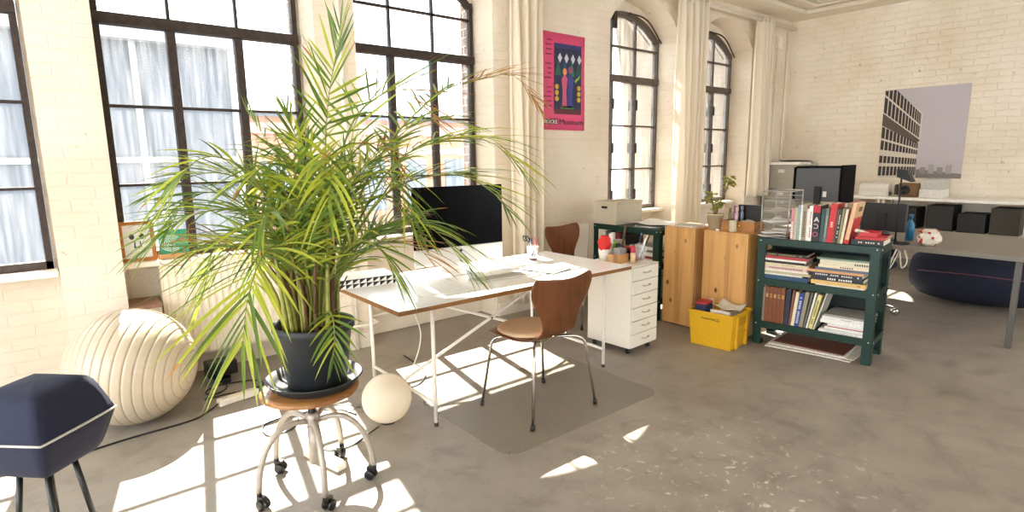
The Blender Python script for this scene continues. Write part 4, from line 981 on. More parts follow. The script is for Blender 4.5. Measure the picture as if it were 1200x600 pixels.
book(SB @ fb, .20, .26, .042, '#1f2422', 'black book with a pale script title lying flat on top of the green shelf', 'books lying on top of the green shelf', mark=('#d9d3c6', .12, .8, .28))
book(SB @ T(.02, -.012, ZT+.0432), .180, .25, .018, '#c0262c', 'red book lying on the flat black book on top of the green shelf', 'books lying on top of the green shelf', pages='#c9b8a0')
rb = tag(open_box(.16, .11, .03, .003).build('tray_box', plain('#bf242c', .45)), 'small red box without lid on the red book on top of the green shelf', 'box'); rb.matrix_basis = SB @ T(.12, .095, ZT+.0618)
q = MB(); q.tube([(0, 0, 0), (.07, .0, .02)], .012, 8); q.sphere((.075, .02, .022), .015, 12, 8); q2 = tag(q.build('tape_dispenser', plain('#cfc8b8', .4)), 'pale tape dispenser lying in the small red box on top of the green shelf', 'tape dispenser'); q2.matrix_basis = SB @ T(.08, .10, ZT+.0785) @ RZ(1.9)
q = MB(); q.lathe([(0, 0), (.03, 0), (.036, .012), (.03, .026), (0, .028)], 22); q2 = tag(q.build('desk_magnet', plain('#23262b', .4)), 'round dark puck beside the red box on top of the green shelf', 'puck'); q2.matrix_basis = SB @ T(.23, .03, ZT+.0618)
# wire letter tray
M_wire = plain('#b9b8b2', .3, .7)
lt = thing('letter_tray', 'tall silver wire letter tray at the far end on top of the green shelf', 'letter tray'); LT = SB @ T(.03, .625, ZT+.0006); lt.matrix_basis = LT
w_, d_, hh = .31, .20, .36
q = MB()
for x in (0, w_):
    for y_ in (0, d_): q.tube([(x, y_, 0), (x, y_, hh)], .0045, 8)
    q.tube([(x, 0, hh), (x, d_, hh)], .0045, 8); q.tube([(x, 0, .003), (x, d_, .003)], .004, 8)
for y_ in (0, d_): q.tube([(0, y_, hh), (w_, y_, hh)], .0045, 8)
q.build('frame', M_wire, lt)
for z in (.03, .115, .20, .285):
    q = MB()
    for k in range(13): q.tube([(0, d_*k/12, z), (w_, d_*k/12, z)], .0017, 5)
    for k in range(4): q.tube([(w_*k/3, 0, z-.003), (w_*k/3, d_, z-.003)], .0022, 5)
    for x in (0, w_): q.tube([(x, 0, z+.03), (x, d_, z+.03)], .0025, 5)
    q.build('wire_shelf', M_wire, lt)
def curled(w, d, lift, seed):
    rn = random.Random(seed); P = []
    for i in range(9):
        u = i/8; P.append([(w*u, d*v/6, lift*(u-.5)**2*2*(.6+.4*math.sin(v+seed))+.002*math.sin(u*9+v)+.004) for v in range(7)])
    return MB().grid(P)
for i, (z, lab, c) in enumerate(((.033, 'stack of curled white papers on the lowest tier of the wire letter tray', '#efece6'), (.118, 'white papers on the second tier of the wire letter tray', '#f4f2ee'), (.203, 'grey envelope on the third tier of the wire letter tray', '#b9b2a4'))):
    q = curled(w_*.98, d_*.9, .02, i); o = tag(q.build('paper_stack', plain(c, .6), solid=.006), lab, 'papers', 'papers in the wire letter tray'); o.matrix_basis = LT @ T(-.015, .01, z)
q = curled(.30, .20, .03, 7); o = tag(q.build('paper_stack', plain('#dcd6cc', .6), solid=.004), 'loose curled papers sticking out at the foot of the wire letter tray', 'papers', 'papers in the wire letter tray'); o.matrix_basis = LT @ T(-.06, .005, .008) @ T(0, 0, .0)
# things under the shelf
q = MB(); q.box((0, 0, 0), (.44, .50, .006)); o = tag(q.build('portfolio', plain('#6d3a2c', .45), bevel=.001), 'red brown portfolio lying on newspapers under the green book shelf', 'portfolio'); o.matrix_basis = SB @ T(.0, .17, .0365) @ RZ(-.04)
for i, (dx, dy, r_, c) in enumerate(((-.02, .12, .0, '#d9d2c4'), (-.035, .17, .05, '#e4ded2'), (-.015, .10, -.05, '#cfc7b8'), (-.025, .15, .02, '#e9e4da'))):
    q = MB(); q.box((0, 0, 0), (.42, .54, .0075)); o = tag(q.build('newspaper', plain(c, .8, var=.15), bevel=.0015), ['lowest newspaper of the pile', 'second newspaper from the floor in the pile', 'newspaper sticking out towards the near leg in the pile', 'uppermost newspaper of the pile'][i]+' under the green book shelf', 'newspaper', 'newspapers under the green shelf'); o.matrix_basis = SB @ T(dx, dy, .001+.0086*i) @ RZ(r_)

# ------------------------------------------------------------------ pine cabinets
M_pine = wood('#d3a162', '#b58049', 2, 3., .06, .5, True, 'knotty_pine'); M_dark = plain('#4a2f1e', .7)
def pine(lab, M, w, d, h):
    t = thing('pine_cabinet', lab, 'cabinet'); t.matrix_basis = M
    q = MB(); q.box((0, 0, .02), (d, .018, h-.02)); q.box((0, w-.018, .02), (d, w, h-.02)); q.box((d-.018, .018, .02), (d, w-.018, h-.02)); q.box((0, .018, .02), (d-.018, w-.018, .04)); q.build('body', M_pine, t, bevel=.002)
    q = MB(); q.box((-.018, 0, h-.02), (d, w, h)); q.build('top_board', M_pine, t, bevel=.002)
    q = MB(); q.box((-.018, .001, .012), (-.0005, w-.001, h-.021)); q.build('door', M_pine, t, bevel=.002)
    q = MB()
    for x in (.03, d-.05):
        for y_ in (.01, w-.03): q.box((x, y_, 0), (x+.02, y_+.02, .02))
    q.build('feet', M_dark, t)
    return t
CA = T(4.275, 2.74, 0); CB = T(4.30, 2.276, 0)
pine('knotty pine cabinet standing next to the far green shelf', CA, .315, .36, .885)
pine('wider knotty pine cabinet behind the yellow crate, next to the book shelf', CB, .40, .30, .88)
CZ = .886
# papers lying on shelf A and first cabinet
def flat(name, lab, cat, M, w, d, h, c, group=None):
    q = MB(); q.box((-w/2, -d/2, 0), (w/2, d/2, h)); o = tag(q.build(name, plain(c, .7, var=.1), bevel=.001), lab, cat, group); o.matrix_basis = M; return o
G_ = 'papers on the far green shelf'
flat('magazine', 'grey magazine lying lowest on the far green shelf top', 'magazine', SA @ T(.20, .22, .846) @ RZ(.2), .30, .26, .006, '#a39c8e', G_)
flat('magazine', 'white magazine lying over the grey one on the far green shelf top', 'magazine', SA @ T(.19, .20, .853) @ RZ(-.15), .28, .22, .005, '#e9e4da', G_)
flat('magazine', 'dark covered magazine topmost on the far green shelf top', 'magazine', SA @ T(.16, .19, .859) @ RZ(.35), .2, .26, .004, '#6d6a66', G_)
q = curled(.34, .36, .05, 3); o = tag(q.build('paper_stack', plain('#f3efe6', .7), solid=.004), 'curled white sheets beside the archive box on the far green shelf', 'papers', G_); o.matrix_basis = SA @ T(.06, .07, .866)
flat('envelope', 'white envelope lying on the first pine cabinet', 'envelope', CA @ T(.16, .16, CZ), .26, .22, .004, '#ece6da')
flat('magazine', 'open grey paper lying over the envelope on the first pine cabinet', 'magazine', CA @ T(.15, .17, CZ+.005) @ RZ(.4), .21, .24, .004, '#bdb6aa')
# archive box
ab = thing('archive_box', 'beige cardboard archive box on the far green shelf under the arched window', 'box'); ab.matrix_basis = T(4.235, 3.60, .8465) @ RZ(-.03)
M_card = plain('#b9ad97', .75)
q = MB(); q.box((0, 0, 0), (.38, .28, .20)); q.build('box_body', M_card, ab, bevel=.003)
q = MB(); q.box((-.004, -.004, .2005), (.384, .284, .225)); q.build('lid', M_card, ab, bevel=.003)
q = MB(); q.prism([(-.03 if a < 7 else .03, 0) if False else ((.028 if -PI/2 <= (a*PI/7-PI/2) <= PI/2 else -.028)+.012*math.cos(a*PI/7-PI/2), .012*math.sin(a*PI/7-PI/2)) for a in range(14)], 0, .0015, T(-.0016, .155, .165) @ plane_m((0,0,0), (0, -1, 0), (0, 0, 1))); q.build('hand_hole', plain('#15120f', .9), ab)
# inside shelf A
for i, (c, th, z0) in enumerate((('#d8d2c6', .03, .5305), ('#8c2f36', .02, .562), ('#e6e0d4', .035, .5835), ('#7a7468', .02, .620), ('#dcd6c8', .03, .6415))):
    flat('folder_stack', ['white folder lowest in the pile', 'dark red folder in the pile', 'thick white folder in the pile', 'grey folder in the pile', 'pale folder topmost in the pile'][i]+' inside the far green shelf', 'folder', SA @ T(.2, .22, z0) @ RZ(.05*(i-2)), .30, .32, th-.001, c, 'folders inside the far green shelf')
for i, c in enumerate(('#25211f', '#7b2a30', '#ddd7ca', '#4b4a48', '#c9c0ae')):
    flat('binder', ['black', 'dark red', 'white', 'dark grey', 'beige'][i]+' binder standing in the far half of the far green shelf', 'binder', SA @ T(.17, .45+.062*i, .5305), .28, .055, .24, c, 'binders in the far green shelf')
for i, c in enumerate(('#d3ccbf', '#8d877c', '#b9a98e')):
    flat('storage_carton', ['white', 'grey', 'tan'][i]+' carton on the low board of the far green shelf', 'carton', SA @ T(.2, .15+.25*i, .2005), .32, .22, .2+.02*i, c, 'cartons in the far green shelf')
# pale portfolio leaning between the chair and the shelf
q = MB(); q.box((0, 0, 0), (.02, .24, .84)); o = tag(q.build('cardboard_sheet', plain('#c9bfae', .7), bevel=.002), 'pale cardboard sheet standing at the far end of the far green shelf', 'cardboard'); o.matrix_basis = T(4.07, 3.86, .001) @ RY(.07)
# things on the second cabinet -------------------------------------------
M_jade = leafy('jade_leaf', '#7f8436', '#c2b148', .35)
jp = thing('potted_jade_plant', 'small jade plant in a beige clay pot on the pine cabinet', 'potted plant'); JP = CB @ T(.10, .375, CZ-.005); jp.matrix_basis = JP @ Matrix.Scale(1.12, 4)
q = MB(); q.lathe([(0, 0), (.044, 0), (.060, .105), (.063, .105), (.063, .118), (.055, .118), (.050, .095), (0, .095)], 28); q.build('pot', plain('#bfae8c', .8), jp)
rnd = random.Random(12)
br_ = [[(0, 0, .09), (.0, .02, .17), (.0, .045, .25)], [(0, 0, .09), (.0, -.03, .19), (.01, -.075, .30), (.01, -.095, .37)], [(0, 0, .09), (-.02, -.005, .15), (-.02, -.03, .20)]]
for P in br_:
    q = MB(); q.tube(bez(P, 8), .007, 7, taper=[1.1-.07*i for i in range(9)]); s_ = q.build('stem', plain('#6b5b38', .8), jp)
    lf = MB()
    for k in range(14):
        e = Vector(P[-1])+Vector((rnd.uniform(-.03, .03), rnd.uniform(-.035, .035), rnd.uniform(-.055, .03)))
        lf.sphere((0, 0, 0), .024, 8, 6, T(*e) @ RZ(rnd.uniform(0, 6.3)) @ RY(rnd.uniform(-.9, .6)), sq=(1.15, .55, .3))
    lf.build('leaves', M_jade, s_)
wt = tag(open_box(.17, .285, .085, .010).build('wooden_tray', wood('#a9743f', '#7f5128', 1, 4, .1, .5, name='tray_wood'), bevel=.001), 'open wooden box with bottles and papers on the pine cabinet', 'box'); WT = CB @ T(.158, .155, CZ-.005) @ RZ(.02); wt.matrix_basis = WT
for i, (y_, h, c, lab) in enumerate(((.115, .17, '#6f6a34', 'olive bottle'), (.085, .19, '#8d5a86', 'purple bottle'), (.055, .18, '#d9b6b0', 'pale pink bottle'), (.02, .19, '#6f7686', 'grey blue bottle'))):
    q = MB(); q.lathe([(0, 0), (.014, 0), (.014, h*.7), (.007, h*.78), (.007, h*.82), (.012, h*.84), (.012, h), (0, h)], 14)
    o = tag(q.build('bottle', plain(c, .4)), lab+' standing in the wooden box on the pine cabinet', 'bottle', 'bottles in the wooden box'); o.matrix_basis = WT @ T(.02*(i % 2), y_, .0105)
q = MB(); q.box((-.012, -.1, 0), (.012, .1, .20)); o = tag(q.build('binder', M_blackp, bevel=.003), 'black binder standing at the back of the wooden box on the pine cabinet', 'binder'); o.matrix_basis = WT @ T(.058, -.03, .0105)
q = curled(.11, .12, .03, 5); o = tag(q.build('paper_stack', plain('#d9d0c4', .6), solid=.003), 'crumpled leaflets in the near end of the wooden box on the pine cabinet', 'papers'); o.matrix_basis = WT @ T(-.07, -.13, .045) @ RX(.35)
cj = thing('candle_jar', 'glass candle jar with yellow pattern in front of the wooden box', 'jar'); cj.matrix_basis = CB @ T(.025, .165, CZ-.005)
q = MB(); q.lathe([(0, 0), (.028, 0), (.032, .008), (.032, .095), (.029, .095), (.029, .01), (0, .006)], 24); q.build('glass_body', clear_plastic('frosted_jar', '#f0e6cc', .5, .2), cj)
q = MB()
for k in range(9): q.box((-.006, -.0005, .03+.014*(k % 3)), (.006, .0005, .042+.014*(k % 3)), RZ(k*.7) @ T(0, -.0328, 0) @ RY(.6))
q.build('printed_pattern', plain('#c9a83a', .5), cj)
flat('tea_light', 'tiny white tag beside the jade plant pot on the pine cabinet', 'tag', CB @ T(.02, .295, CZ-.005), .02, .03, .012, '#f4f0e8')

# ------------------------------------------------------------------ yellow crate
M_yel = plain('#dba818', .42, var=.05); YC = T(3.945, 2.185, 0) @ RZ(math.radians(6)); w_, l_, h_ = .33, .36, .285
yc = thing('plastic_crate', 'yellow plastic postal crate full of papers in front of the pine cabinet', 'crate'); yc.matrix_basis = YC
q = MB(); tp = .018
def wall(q, a, b, c, d): q.add([a, b, c, d], [(0, 1, 2, 3)])
B_ = [(tp, tp), (w_-tp, tp), (w_-tp, l_-tp), (tp, l_-tp)]; U_ = [(0, 0), (w_, 0), (w_, l_), (0, l_)]
for i in range(4):
    k = (i+1) % 4; q.add([(*B_[i], .004), (*B_[k], .004), (*U_[k], h_), (*U_[i], h_)], [(0, 1, 2, 3)])
q.add([(*p, .004) for p in B_], [(3, 2, 1, 0)]); q.build('crate_body', M_yel, yc, solid=.005, bevel=.001)
q = MB()
for a, b in (((-.012, -.012, h_-.012), (w_+.012, .004, h_+.004)), ((-.012, l_-.004, h_-.012), (w_+.012, l_+.012, h_+.004)), ((-.012, .004, h_-.012), (.004, l_-.004, h_+.004)), ((w_-.004, .004, h_-.012), (w_+.012, l_-.004, h_+.004))): q.box(a, b)
q.build('rim', M_yel, yc, bevel=.003)
q = MB()
for x in (.07, .24): q.box((x, -.010, .01), (x+.03, .012, h_-.013))
q.box((.10, -.006, .12), (.24, .008, .14)); q.build('ribs', M_yel, yc, bevel=.002)
q = MB(); q.box((.11, -.0075, .19), (.23, -.003, .25)); q.build('grip', plain('#c39212', .5), yc, bevel=.003)
M_ink = plain('#2a2318', .5)
# lettering on the long side (local -x face), reads from the far end to the near end
sl = tp/(h_-.004)
LM = plane_m((-.0001+tp*(1-(.235-.004)/(h_-.004))-.0035, .255, .228), (0, -1, 0), (sl*-1, 0, 1))
lettering('Deutsche Post', .02, M_ink, yc, LM, 'lettering', .0003, width=.105)
q = MB(); O_ = Vector((LM.translation.x-.0004, .128, .234))
pt = [O_+Vector((0, .016*math.cos(a*PI/9)*1.0, .010*math.sin(a*PI/9))) for a in range(19)]; q.tube(pt, .0016, 6)
q.tube([O_+Vector((0, .012, -.010)), O_+Vector((0, -.018, -.010)), O_+Vector((0, -.028, -.004))], .0017, 6); q.tube([O_+Vector((0, .022, .003)), O_+Vector((0, .018, .0))], .0017, 6)
q.build('horn_emblem', M_ink, yc)
def inc(name, lab, cat, M, w, d, h, c):
    q = MB(); q.box((-w/2, -d/2, 0), (w/2, d/2, h)); o = tag(q.build(name, plain(c, .55), bevel=.0015), lab, cat, 'things in the yellow crate'); o.matrix_basis = YC @ M; return o
inc('box_file', 'dark blue carton with a red edge sticking out of the yellow crate', 'carton', T(.10, .285, .06), .13, .09, .27, '#1f2a4a')
inc('folder', 'red folder lying on the blue carton in the yellow crate', 'folder', T(.10, .285, .331) @ RZ(.1), .13, .09, .014, '#b3262e')
inc('envelope', 'pale envelope on the far side of the yellow crate', 'envelope', T(.235, .30, .03), .10, .03, .30, '#d8cfc0')
inc('newspaper', 'folded black and white newspaper leaning in the yellow crate', 'newspaper', T(.09, .13, .05) @ RY(-.12), .02, .16, .25, '#e2ded4')
q = curled(.2, .2, .07, 2); o = tag(q.build('plastic_bag', clear_plastic('milky_bag', '#eae6dc', .8, .4), solid=.003), 'crumpled milky plastic bag on top of the papers in the yellow crate', 'bag', 'things in the yellow crate'); o.matrix_basis = YC @ T(.11, .03, .285) @ RX(.06)
inc('magazine_pile', 'pile of magazines filling the near half of the yellow crate', 'magazines', T(.225, .125, .012), .15, .18, .245, '#cfc7b6')
# ------------------------------------------------------------------ posters
pp = thing('art_poster', 'pink museum poster with a dark picture on the white wall beside the curtain', 'poster', (3.77, 4.198, 1.77))
M_pink = plain('#dd4f7c', .55, var=.04); M_nav = plain('#1d2447', .5, var=.3)
q = MB(); P = [[(.63*i/10, -.003-.004*math.sin(i*.9)*(j == 0)-.003*math.sin(i*1.3+j), .92*j/6) for i in range(11)] for j in range(7)]; q.grid(P); q.build('paper', M_pink, pp, solid=.0012)
q = MB(); ax0, ax1, az0, az1 = .20, .575, .155, .825
q.box((ax0, -.0112, az0), (ax1, -.0105, az1)); pic = q.build('picture', M_nav, pp)
def patch(poly, c, name='colour_patch', d=0.):
    q = MB(); q.add([(ax0+(ax1-ax0)*x, -.0118-d, az0+(az1-az0)*z) for x, z in poly], [tuple(range(len(poly)))]); return q.build(name, plain(c, .5), pic)
def ell(cx, cz, rx, rz, n=14): return [(cx+rx*math.cos(2*PI*k/n), cz+rz*math.sin(2*PI*k/n)) for k in range(n)]
patch([(.0, .0), (1, 0), (1, .07), (0, .075)], '#5c1f2c')
patch([(.0, .93), (1, .93), (1, 1), (0, 1)], '#2b2f63')
rnd = random.Random(3)
for k in range(4): patch([(.12+.24*k, .80), (.20+.24*k, .87), (.28+.24*k, .80), (.20+.24*k, .73)], '#c9ccd6', d=.0002)
for k in range(4): patch([(.02+.25*k, .55+.03*(k % 2)), (.14+.25*k, .78), (.26+.25*k, .55)], ['#235a4a', '#1f4a5e', '#2c6a4c', '#1d4d48'][k], d=.0001)
for k in range(3):
    for j in range(2): patch(ell(.09+.82*j, .22+.085*k, .07, .038, 10), '#c9a22c', d=.0003); 
patch([(.28, .10), (.30, .34), (.26, .50), (.36, .58), (.48, .52), (.44, .32), (.46, .10)], '#c4577a', d=.0003)
patch([(.48, .10), (.50, .36), (.47, .52), (.58, .60), (.72, .50), (.66, .30), (.68, .10)], '#3d3a86', d=.0003)
patch(ell(.38, .61, .075, .05), '#d98a52', d=.0004); patch(ell(.58, .64, .08, .05), '#8e3f74', d=.0004)
patch([(.2, .08), (.75, .08), (.68, .12), (.26, .12)], '#3f6b3c', d=.0003)
patch([(.75, .50), (.95, .58), (.92, .53), (.78, .46)], '#7fae3a', d=.0003)
M_bk = plain('#1a1416', .5)
q = MB(); q.box((.035, -.0112, .055), (.245, -.0105, .105)); q.build('title_bar', M_bk, pp)
lettering('BRÜCKE', .048, plain('#f0dfe2', .5), pp, plane_m((.045, -.0125, .062), (1, 0, 0), (0, 0, 1)), 'title', .0006, width=.19)
lettering('Museum', .075, M_bk, pp, plane_m((.262, -.0125, .055), (1, 0, 0), (0, 0, 1)), 'title', .0, width=.335)
q = MB()
for k in range(15):
    z = .84-.044*k
    if k in (4, 9): continue
    ww = rnd.uniform(.05, .11); q.box((.165-ww, -.0112, z), (.165, -.0106, z+.012))
q.build('small_print', plain('#8a2448', .5), pp)
# large architecture photo on the right wall (plane x = XR)
bp = thing('photo_print', 'large unframed photo of a concrete office block on the right wall', 'photo print', (XR-.006, 2.90, 1.18))
PW, PH = .92, 1.145
def pv(u, v, d=0): return (-.001-d, -PW*u, PH*v)
q = MB(); q.box((-.0005, -PW, 0), (.004, 0, PH)); q.build('paper', plain('#b9b0b4', .5, var=.04), bp)
M_fc = plain('#cfc3b2', .6); M_wd = plain('#2f2622', .5); M_so = plain('#5a4b40', .6)
def quad(pts, m, d, name): q = MB(); q.add([pv(u, v, d) for u, v in pts], [tuple(range(len(pts)))]); return q.build(name, m, bp)
UR = .46   # where the block ends in the print
def line(v0, v1, u): return v0+(v1-v0)*(1-(1-u/UR)**1.25) if False else v0+(v1-v0)*u/UR
quad([(0, .0), (UR+.01, .0), (UR, .30), (UR+.03, .42), (UR+.03, .72), (.10, 1.0), (0, 1.0)], M_fc, .0002, 'facade')
quad([(0, .74), (UR+.03, .42), (UR-.01, .385), (0, .60)], M_so, .0005, 'soffit')
def rows(v0l, v0r, v1l, v1r, n, name, top_cut=False):
    q = MB(); us = [UR*(1-(1-i/n)**1.5)*1.03 for i in range(n+1)]
    for i in range(n):
        a, b = us[i], us[i+1]; a2, b2 = a+(b-a)*.10, b-(b-a)*.12
        def lo(u): return v0l+(v0r-v0l)*u/(UR*1.05)
        def hi(u): return v1l+(v1r-v1l)*u/(UR*1.05)
        pts = [(a2, lo(a2)), (b2, lo(b2)), (b2, min(.992, hi(b2))), (a2, min(.992, hi(a2)))]
        q.add([pv(u, v, .0009) for u, v in pts], [(0, 1, 2, 3)])
    q.build(name, M_wd, bp)
rows(.755, .44, .93, .565, 13, 'windows'); rows(.955, .585, 1.12, .70, 13, 'windows')
rows(.46, .325, .59, .385, 13, 'windows'); rows(.325, .262, .435, .305, 13, 'windows')
rows(.17, .15, .255, .215, 13, 'windows'); rows(.02, .03, .13, .125, 13, 'windows')
quad([(UR+.02, .0), (1, .0), (1, .05), (UR+.02, .10)], plain('#7d7672', .6), .0004, 'street')
for k in range(4): quad([(UR+.06+.1*k, .05), (UR+.13+.1*k, .05), (UR+.13+.1*k, .12+.03*(k % 2)), (UR+.06+.1*k, .12+.03*(k % 2))], plain(['#8d8784', '#a39c98'][k % 2], .6), .0006, 'far_house')

# ------------------------------------------------------------------ back right corner
M_fcab = plain('#a19d92', .4, .15)
fc = thing('filing_cabinet', 'grey steel filing cabinet in the corner by the right wall', 'filing cabinet', (8.04, 3.62, 0))
q = MB(); q.box((.02, 0, .04), (.62, .47, 1.36)); q.box((.05, .03, 0), (.6, .44, .04)); q.build('body', M_fcab, fc, bevel=.004)
for k in range(4):
    z0 = .06+k*.322
    q = MB(); q.box((0, .012, z0), (.0195, .458, z0+.312)); d = q.build('drawer', M_fcab, fc, bevel=.004)
    q = MB(); q.box((-.004, .19, z0+.225), (-.0005, .28, z0+.27)); q.build('label_holder', plain('#d6d2c8', .4), d)
    q = MB(); q.tube(bez([(-.001, .18, z0+.13), (-.02, .185, z0+.125), (-.026, .235, z0+.12), (-.02, .285, z0+.125), (-.001, .29, z0+.13)], 12), .009, 8); q.build('handle', plain('#c9c4b8', .3, .6), d)
flat('paper_stack', 'white stack of prints on top of the grey filing cabinet', 'papers', T(8.26, 3.84, 1.361) @ RZ(.1), .42, .42, .035, '#ece8e0')
flat('magazine', 'pale open folder lying tilted over the prints on the filing cabinet', 'folder', T(8.38, 3.82, 1.412) @ RZ(.3) @ RY(.08), .40, .40, .006, '#d9d3c8')
# wall bench
M_bench = plain('#e9e5dc', .4)
wbn = thing('wall_bench', 'long white bench with metal legs along the right wall under the photo print', 'bench', (8.2, 1.15, 0))
q = MB(); q.box((0, 0, .925), (.56, 1.95, .96)); q.build('bench_top', M_bench, wbn, bevel=.003)
for y_ in (.06, 1.45, 1.51, 1.88):
    for x in (.03, .5):
        q = MB(); q.box((x, y_, 0), (x+.035, y_+.035, .9245)); q.build('leg', plain('#cfcac0', .35, .4), wbn, bevel=.002)
q = MB(); q.box((.03, .1, .55), (.5, 1.44, .57)); q.build('lower_shelf', M_bench, wbn)
BZ = .961
q = MB(); q.tube([(0, .17, .085), (0, -.17, .085)], .078, 28); q.box((-.08, -.17, .0), (.08, .17, .05)); o = tag(q.build('projector', plain('#e6e2da', .4), bevel=.004), 'white rounded desktop printer on the wall bench left of the camera', 'printer', loc=(8.42, 2.78, BZ))
q = MB(); q.tube([(0, 0, 0), (0, 0, .16)], .02, 14); q.sphere((0, 0, .18), .035, 14, 10); tag(q.build('webcam', plain('#cfccc6', .35)), 'small grey device standing at the left end of the wall bench', 'device', loc=(8.34, 3.03, BZ))
cb = thing('camera_bag', 'brown and black camera on the wall bench below the photo print', 'camera', (8.40, 2.42, BZ), .2)
q = MB(); q.box((-.07, -.13, 0), (.07, .09, .17)); q.build('camera_body', plain('#7a5734', .6), cb, bevel=.015)
q = MB(); q.lathe([(.0, 0), (.055, 0), (.06, .03), (.052, .09), (.04, .09), (.03, .06), (0, .06)], 22, T(-.071, .02, .085) @ RY(-PI/2)); q.build('lens', M_blackp, cb)
q = MB(); q.box((-.05, .091, .02), (.05, .13, .15)); q.build('grip', M_blackp, cb, bevel=.01)
flat('carton_box', 'white box lower of two on the wall bench below the photo print', 'box', T(8.45, 2.15, BZ), .26, .24, .10, '#dcd8d0', 'boxes on the wall bench')
flat('carton_box', 'pale grey box upper of two on the wall bench below the photo print', 'box', T(8.45, 2.14, BZ+.101), .24, .22, .12, '#b9b6ae', 'boxes on the wall bench')
for i, (y_, w, h, c) in enumerate(((2.85, .26, .26, '#1d1b1a'), (2.45, .3, .3, '#2a2725'), (2.05, .28, .22, '#201f22'), (1.68, .3, .3, '#3a332c'))):
    flat('storage_carton', ['black crate at the far left', 'dark carton second from the left', 'black carton third from the left', 'brown dark carton at the right'][i]+' on the lower board of the wall bench', 'carton', T(8.47, min(y_, 2.4) if i else 2.44+.03, .571) if False else T(8.47, [2.40, 2.03, 1.72, 1.42][i], .571), .36, .26, h, c, 'cartons under the wall bench')
flat('dark_crate', 'black crate standing on the floor under the far end of the wall bench', 'crate', T(8.45, 2.86, .001), .34, .30, .72, '#1c1a1a')
# second desk
M_desk2 = plain('#7d766a', .5)
d2 = thing('work_table', 'grey work table behind the green book shelf with dark screens on it', 'table', (5.55, .75, 0))
q = MB(); q.box((0, 0, .69), (1.3, 2.2, .73)); q.build('tabletop', M_desk2, d2, bevel=.003)  # top deepened so its shadow covers a bright floor patch
for x in (.08, 1.10):
    for y_ in (.08, 2.08): q = MB(); q.box((x, y_, 0), (x+.04, y_+.04, .6895)); q.build('leg', plain('#5f5b55', .4, .5), d2, bevel=.003)
TZ2 = .731
M_bk2 = plain('#17171a', .5); M_gk = plain('#55585c', .45); M_hood = plain('#060607', .7, spec=.1)
hm = thing('hooded_monitor', 'large dark monitor with black side hood seen from behind, above the books', 'computer monitor', (6.02, 2.50, TZ2), .0)
q = MB(); q.box((0, -.19, .30), (.05, .23, .63)); q.build('back_panel', M_gk, hm, bevel=.006)
q = MB(); q.box((-.002, -.215, .285), (.32, -.195, .66)); q.box((-.002, .235, .285), (.32, .255, .64)); q.box((-.002, -.194, .632), (.32, .234, .65)); q.build('hood', M_hood, hm, bevel=.002)
q = MB(); q.box((-.03, -.03, .0), (-.002, .03, .45)); q.box((-.10, -.14, 0), (.16, .14, .015)); q.build('stand', M_bk2, hm, bevel=.003)
q = MB(); q.box((-.006, -.035, .10), (-.003, .0, .155)); 
tag(q.build('adapter', plain('#e9e5dd', .4), bevel=.001), 'tiny white card hanging on the stand of the hooded monitor', 'card', loc=(5.985, 2.44, 1.06-.08))
bm = thing('flat_monitor', 'wide black flat monitor seen from behind beside the desk lamp', 'computer monitor', (5.78, 1.84, TZ2), .0)
q = MB(); q.box((0, -.19, .08), (.04, .17, .33)); q.build('back_panel', plain('#26272a', .5), bm, bevel=.008)
q = MB(); q.box((-.02, -.04, 0), (-.001, .04, .25)); q.prism(ell(.02, 0, .10, .13, 24), 0, .012); q.build('stand', M_bk2, bm, bevel=.002)
ld = thing('desk_lamp', 'slim black desk lamp with a small tilted shade on the grey work table', 'lamp', (5.64, 1.66, TZ2))
q = MB(); q.prism([(x*1.0, y*1.0) for x, y in ell(0, 0, .07, .09, 24)], 0, .014); q.build('base', M_bk2, ld, bevel=.003)
q = MB(); q.tube([(0, .015, .014), (0, .015, .60)], .007, 10); q.build('stem', M_bk2, ld)
q = MB(); q.add([(-.05, -.075, .53), (.05, -.075, .53), (.05, .035, .57), (-.05, .035, .57), (-.03, -.03, .625), (.03, -.03, .625), (.03, .045, .635), (-.03, .045, .635)], [(0, 1, 5, 4), (1, 2, 6, 5), (2, 3, 7, 6), (3, 0, 4, 7), (4, 5, 6, 7)]); q.build('shade', M_bk2, ld, solid=.004)
q = MB(); q.lathe([(0, 0), (.032, 0), (.032, .14), (.012, .18), (.012, .2), (.018, .2), (.018, .23), (0, .23)], 20); tag(q.build('bottle', plain('#2d6f94', .3)), 'blue plastic bottle standing behind the desk lamp on the work table', 'bottle', loc=(5.95, 1.66, TZ2))
q = MB(); rnd = random.Random(8); P = []
for i in range(8):
    R_ = [.05, .075, .085, .08, .07, .06, .07, .04][i]
    P.append([(R_*(.8+.45*rnd.random())*math.cos(a*PI/9), R_*(.8+.45*rnd.random())*math.sin(a*PI/9), i*.02) for a in range(18)]); P[-1].append(P[-1][0])
q.grid(P, sm=False)
for j in range(len(q.f)): q.m[j] = 1 if rnd.random() < .22 else 0
tag(q.build('plastic_bag', [plain('#e3dccb', .5), plain('#b3382e', .5)]), 'crumpled white and red snack bag at the edge of the grey work table', 'bag', loc=(5.72, 1.45, TZ2+.001))
q = MB(); q.tube(bez([(0, 0, 0), (-.02, .03, -.12), (.0, .05, -.19), (.02, .02, -.12), (.01, -.02, -.02), (-.01, -.05, -.15), (.01, -.08, -.10), (0, -.06, -.0)], 40), .006, 6); tag(q.build('hanging_cable', plain('#d6d3cc', .4)), 'loop of pale cable hanging from the edge of the grey work table', 'cable', loc=(5.515, 1.62, .70))
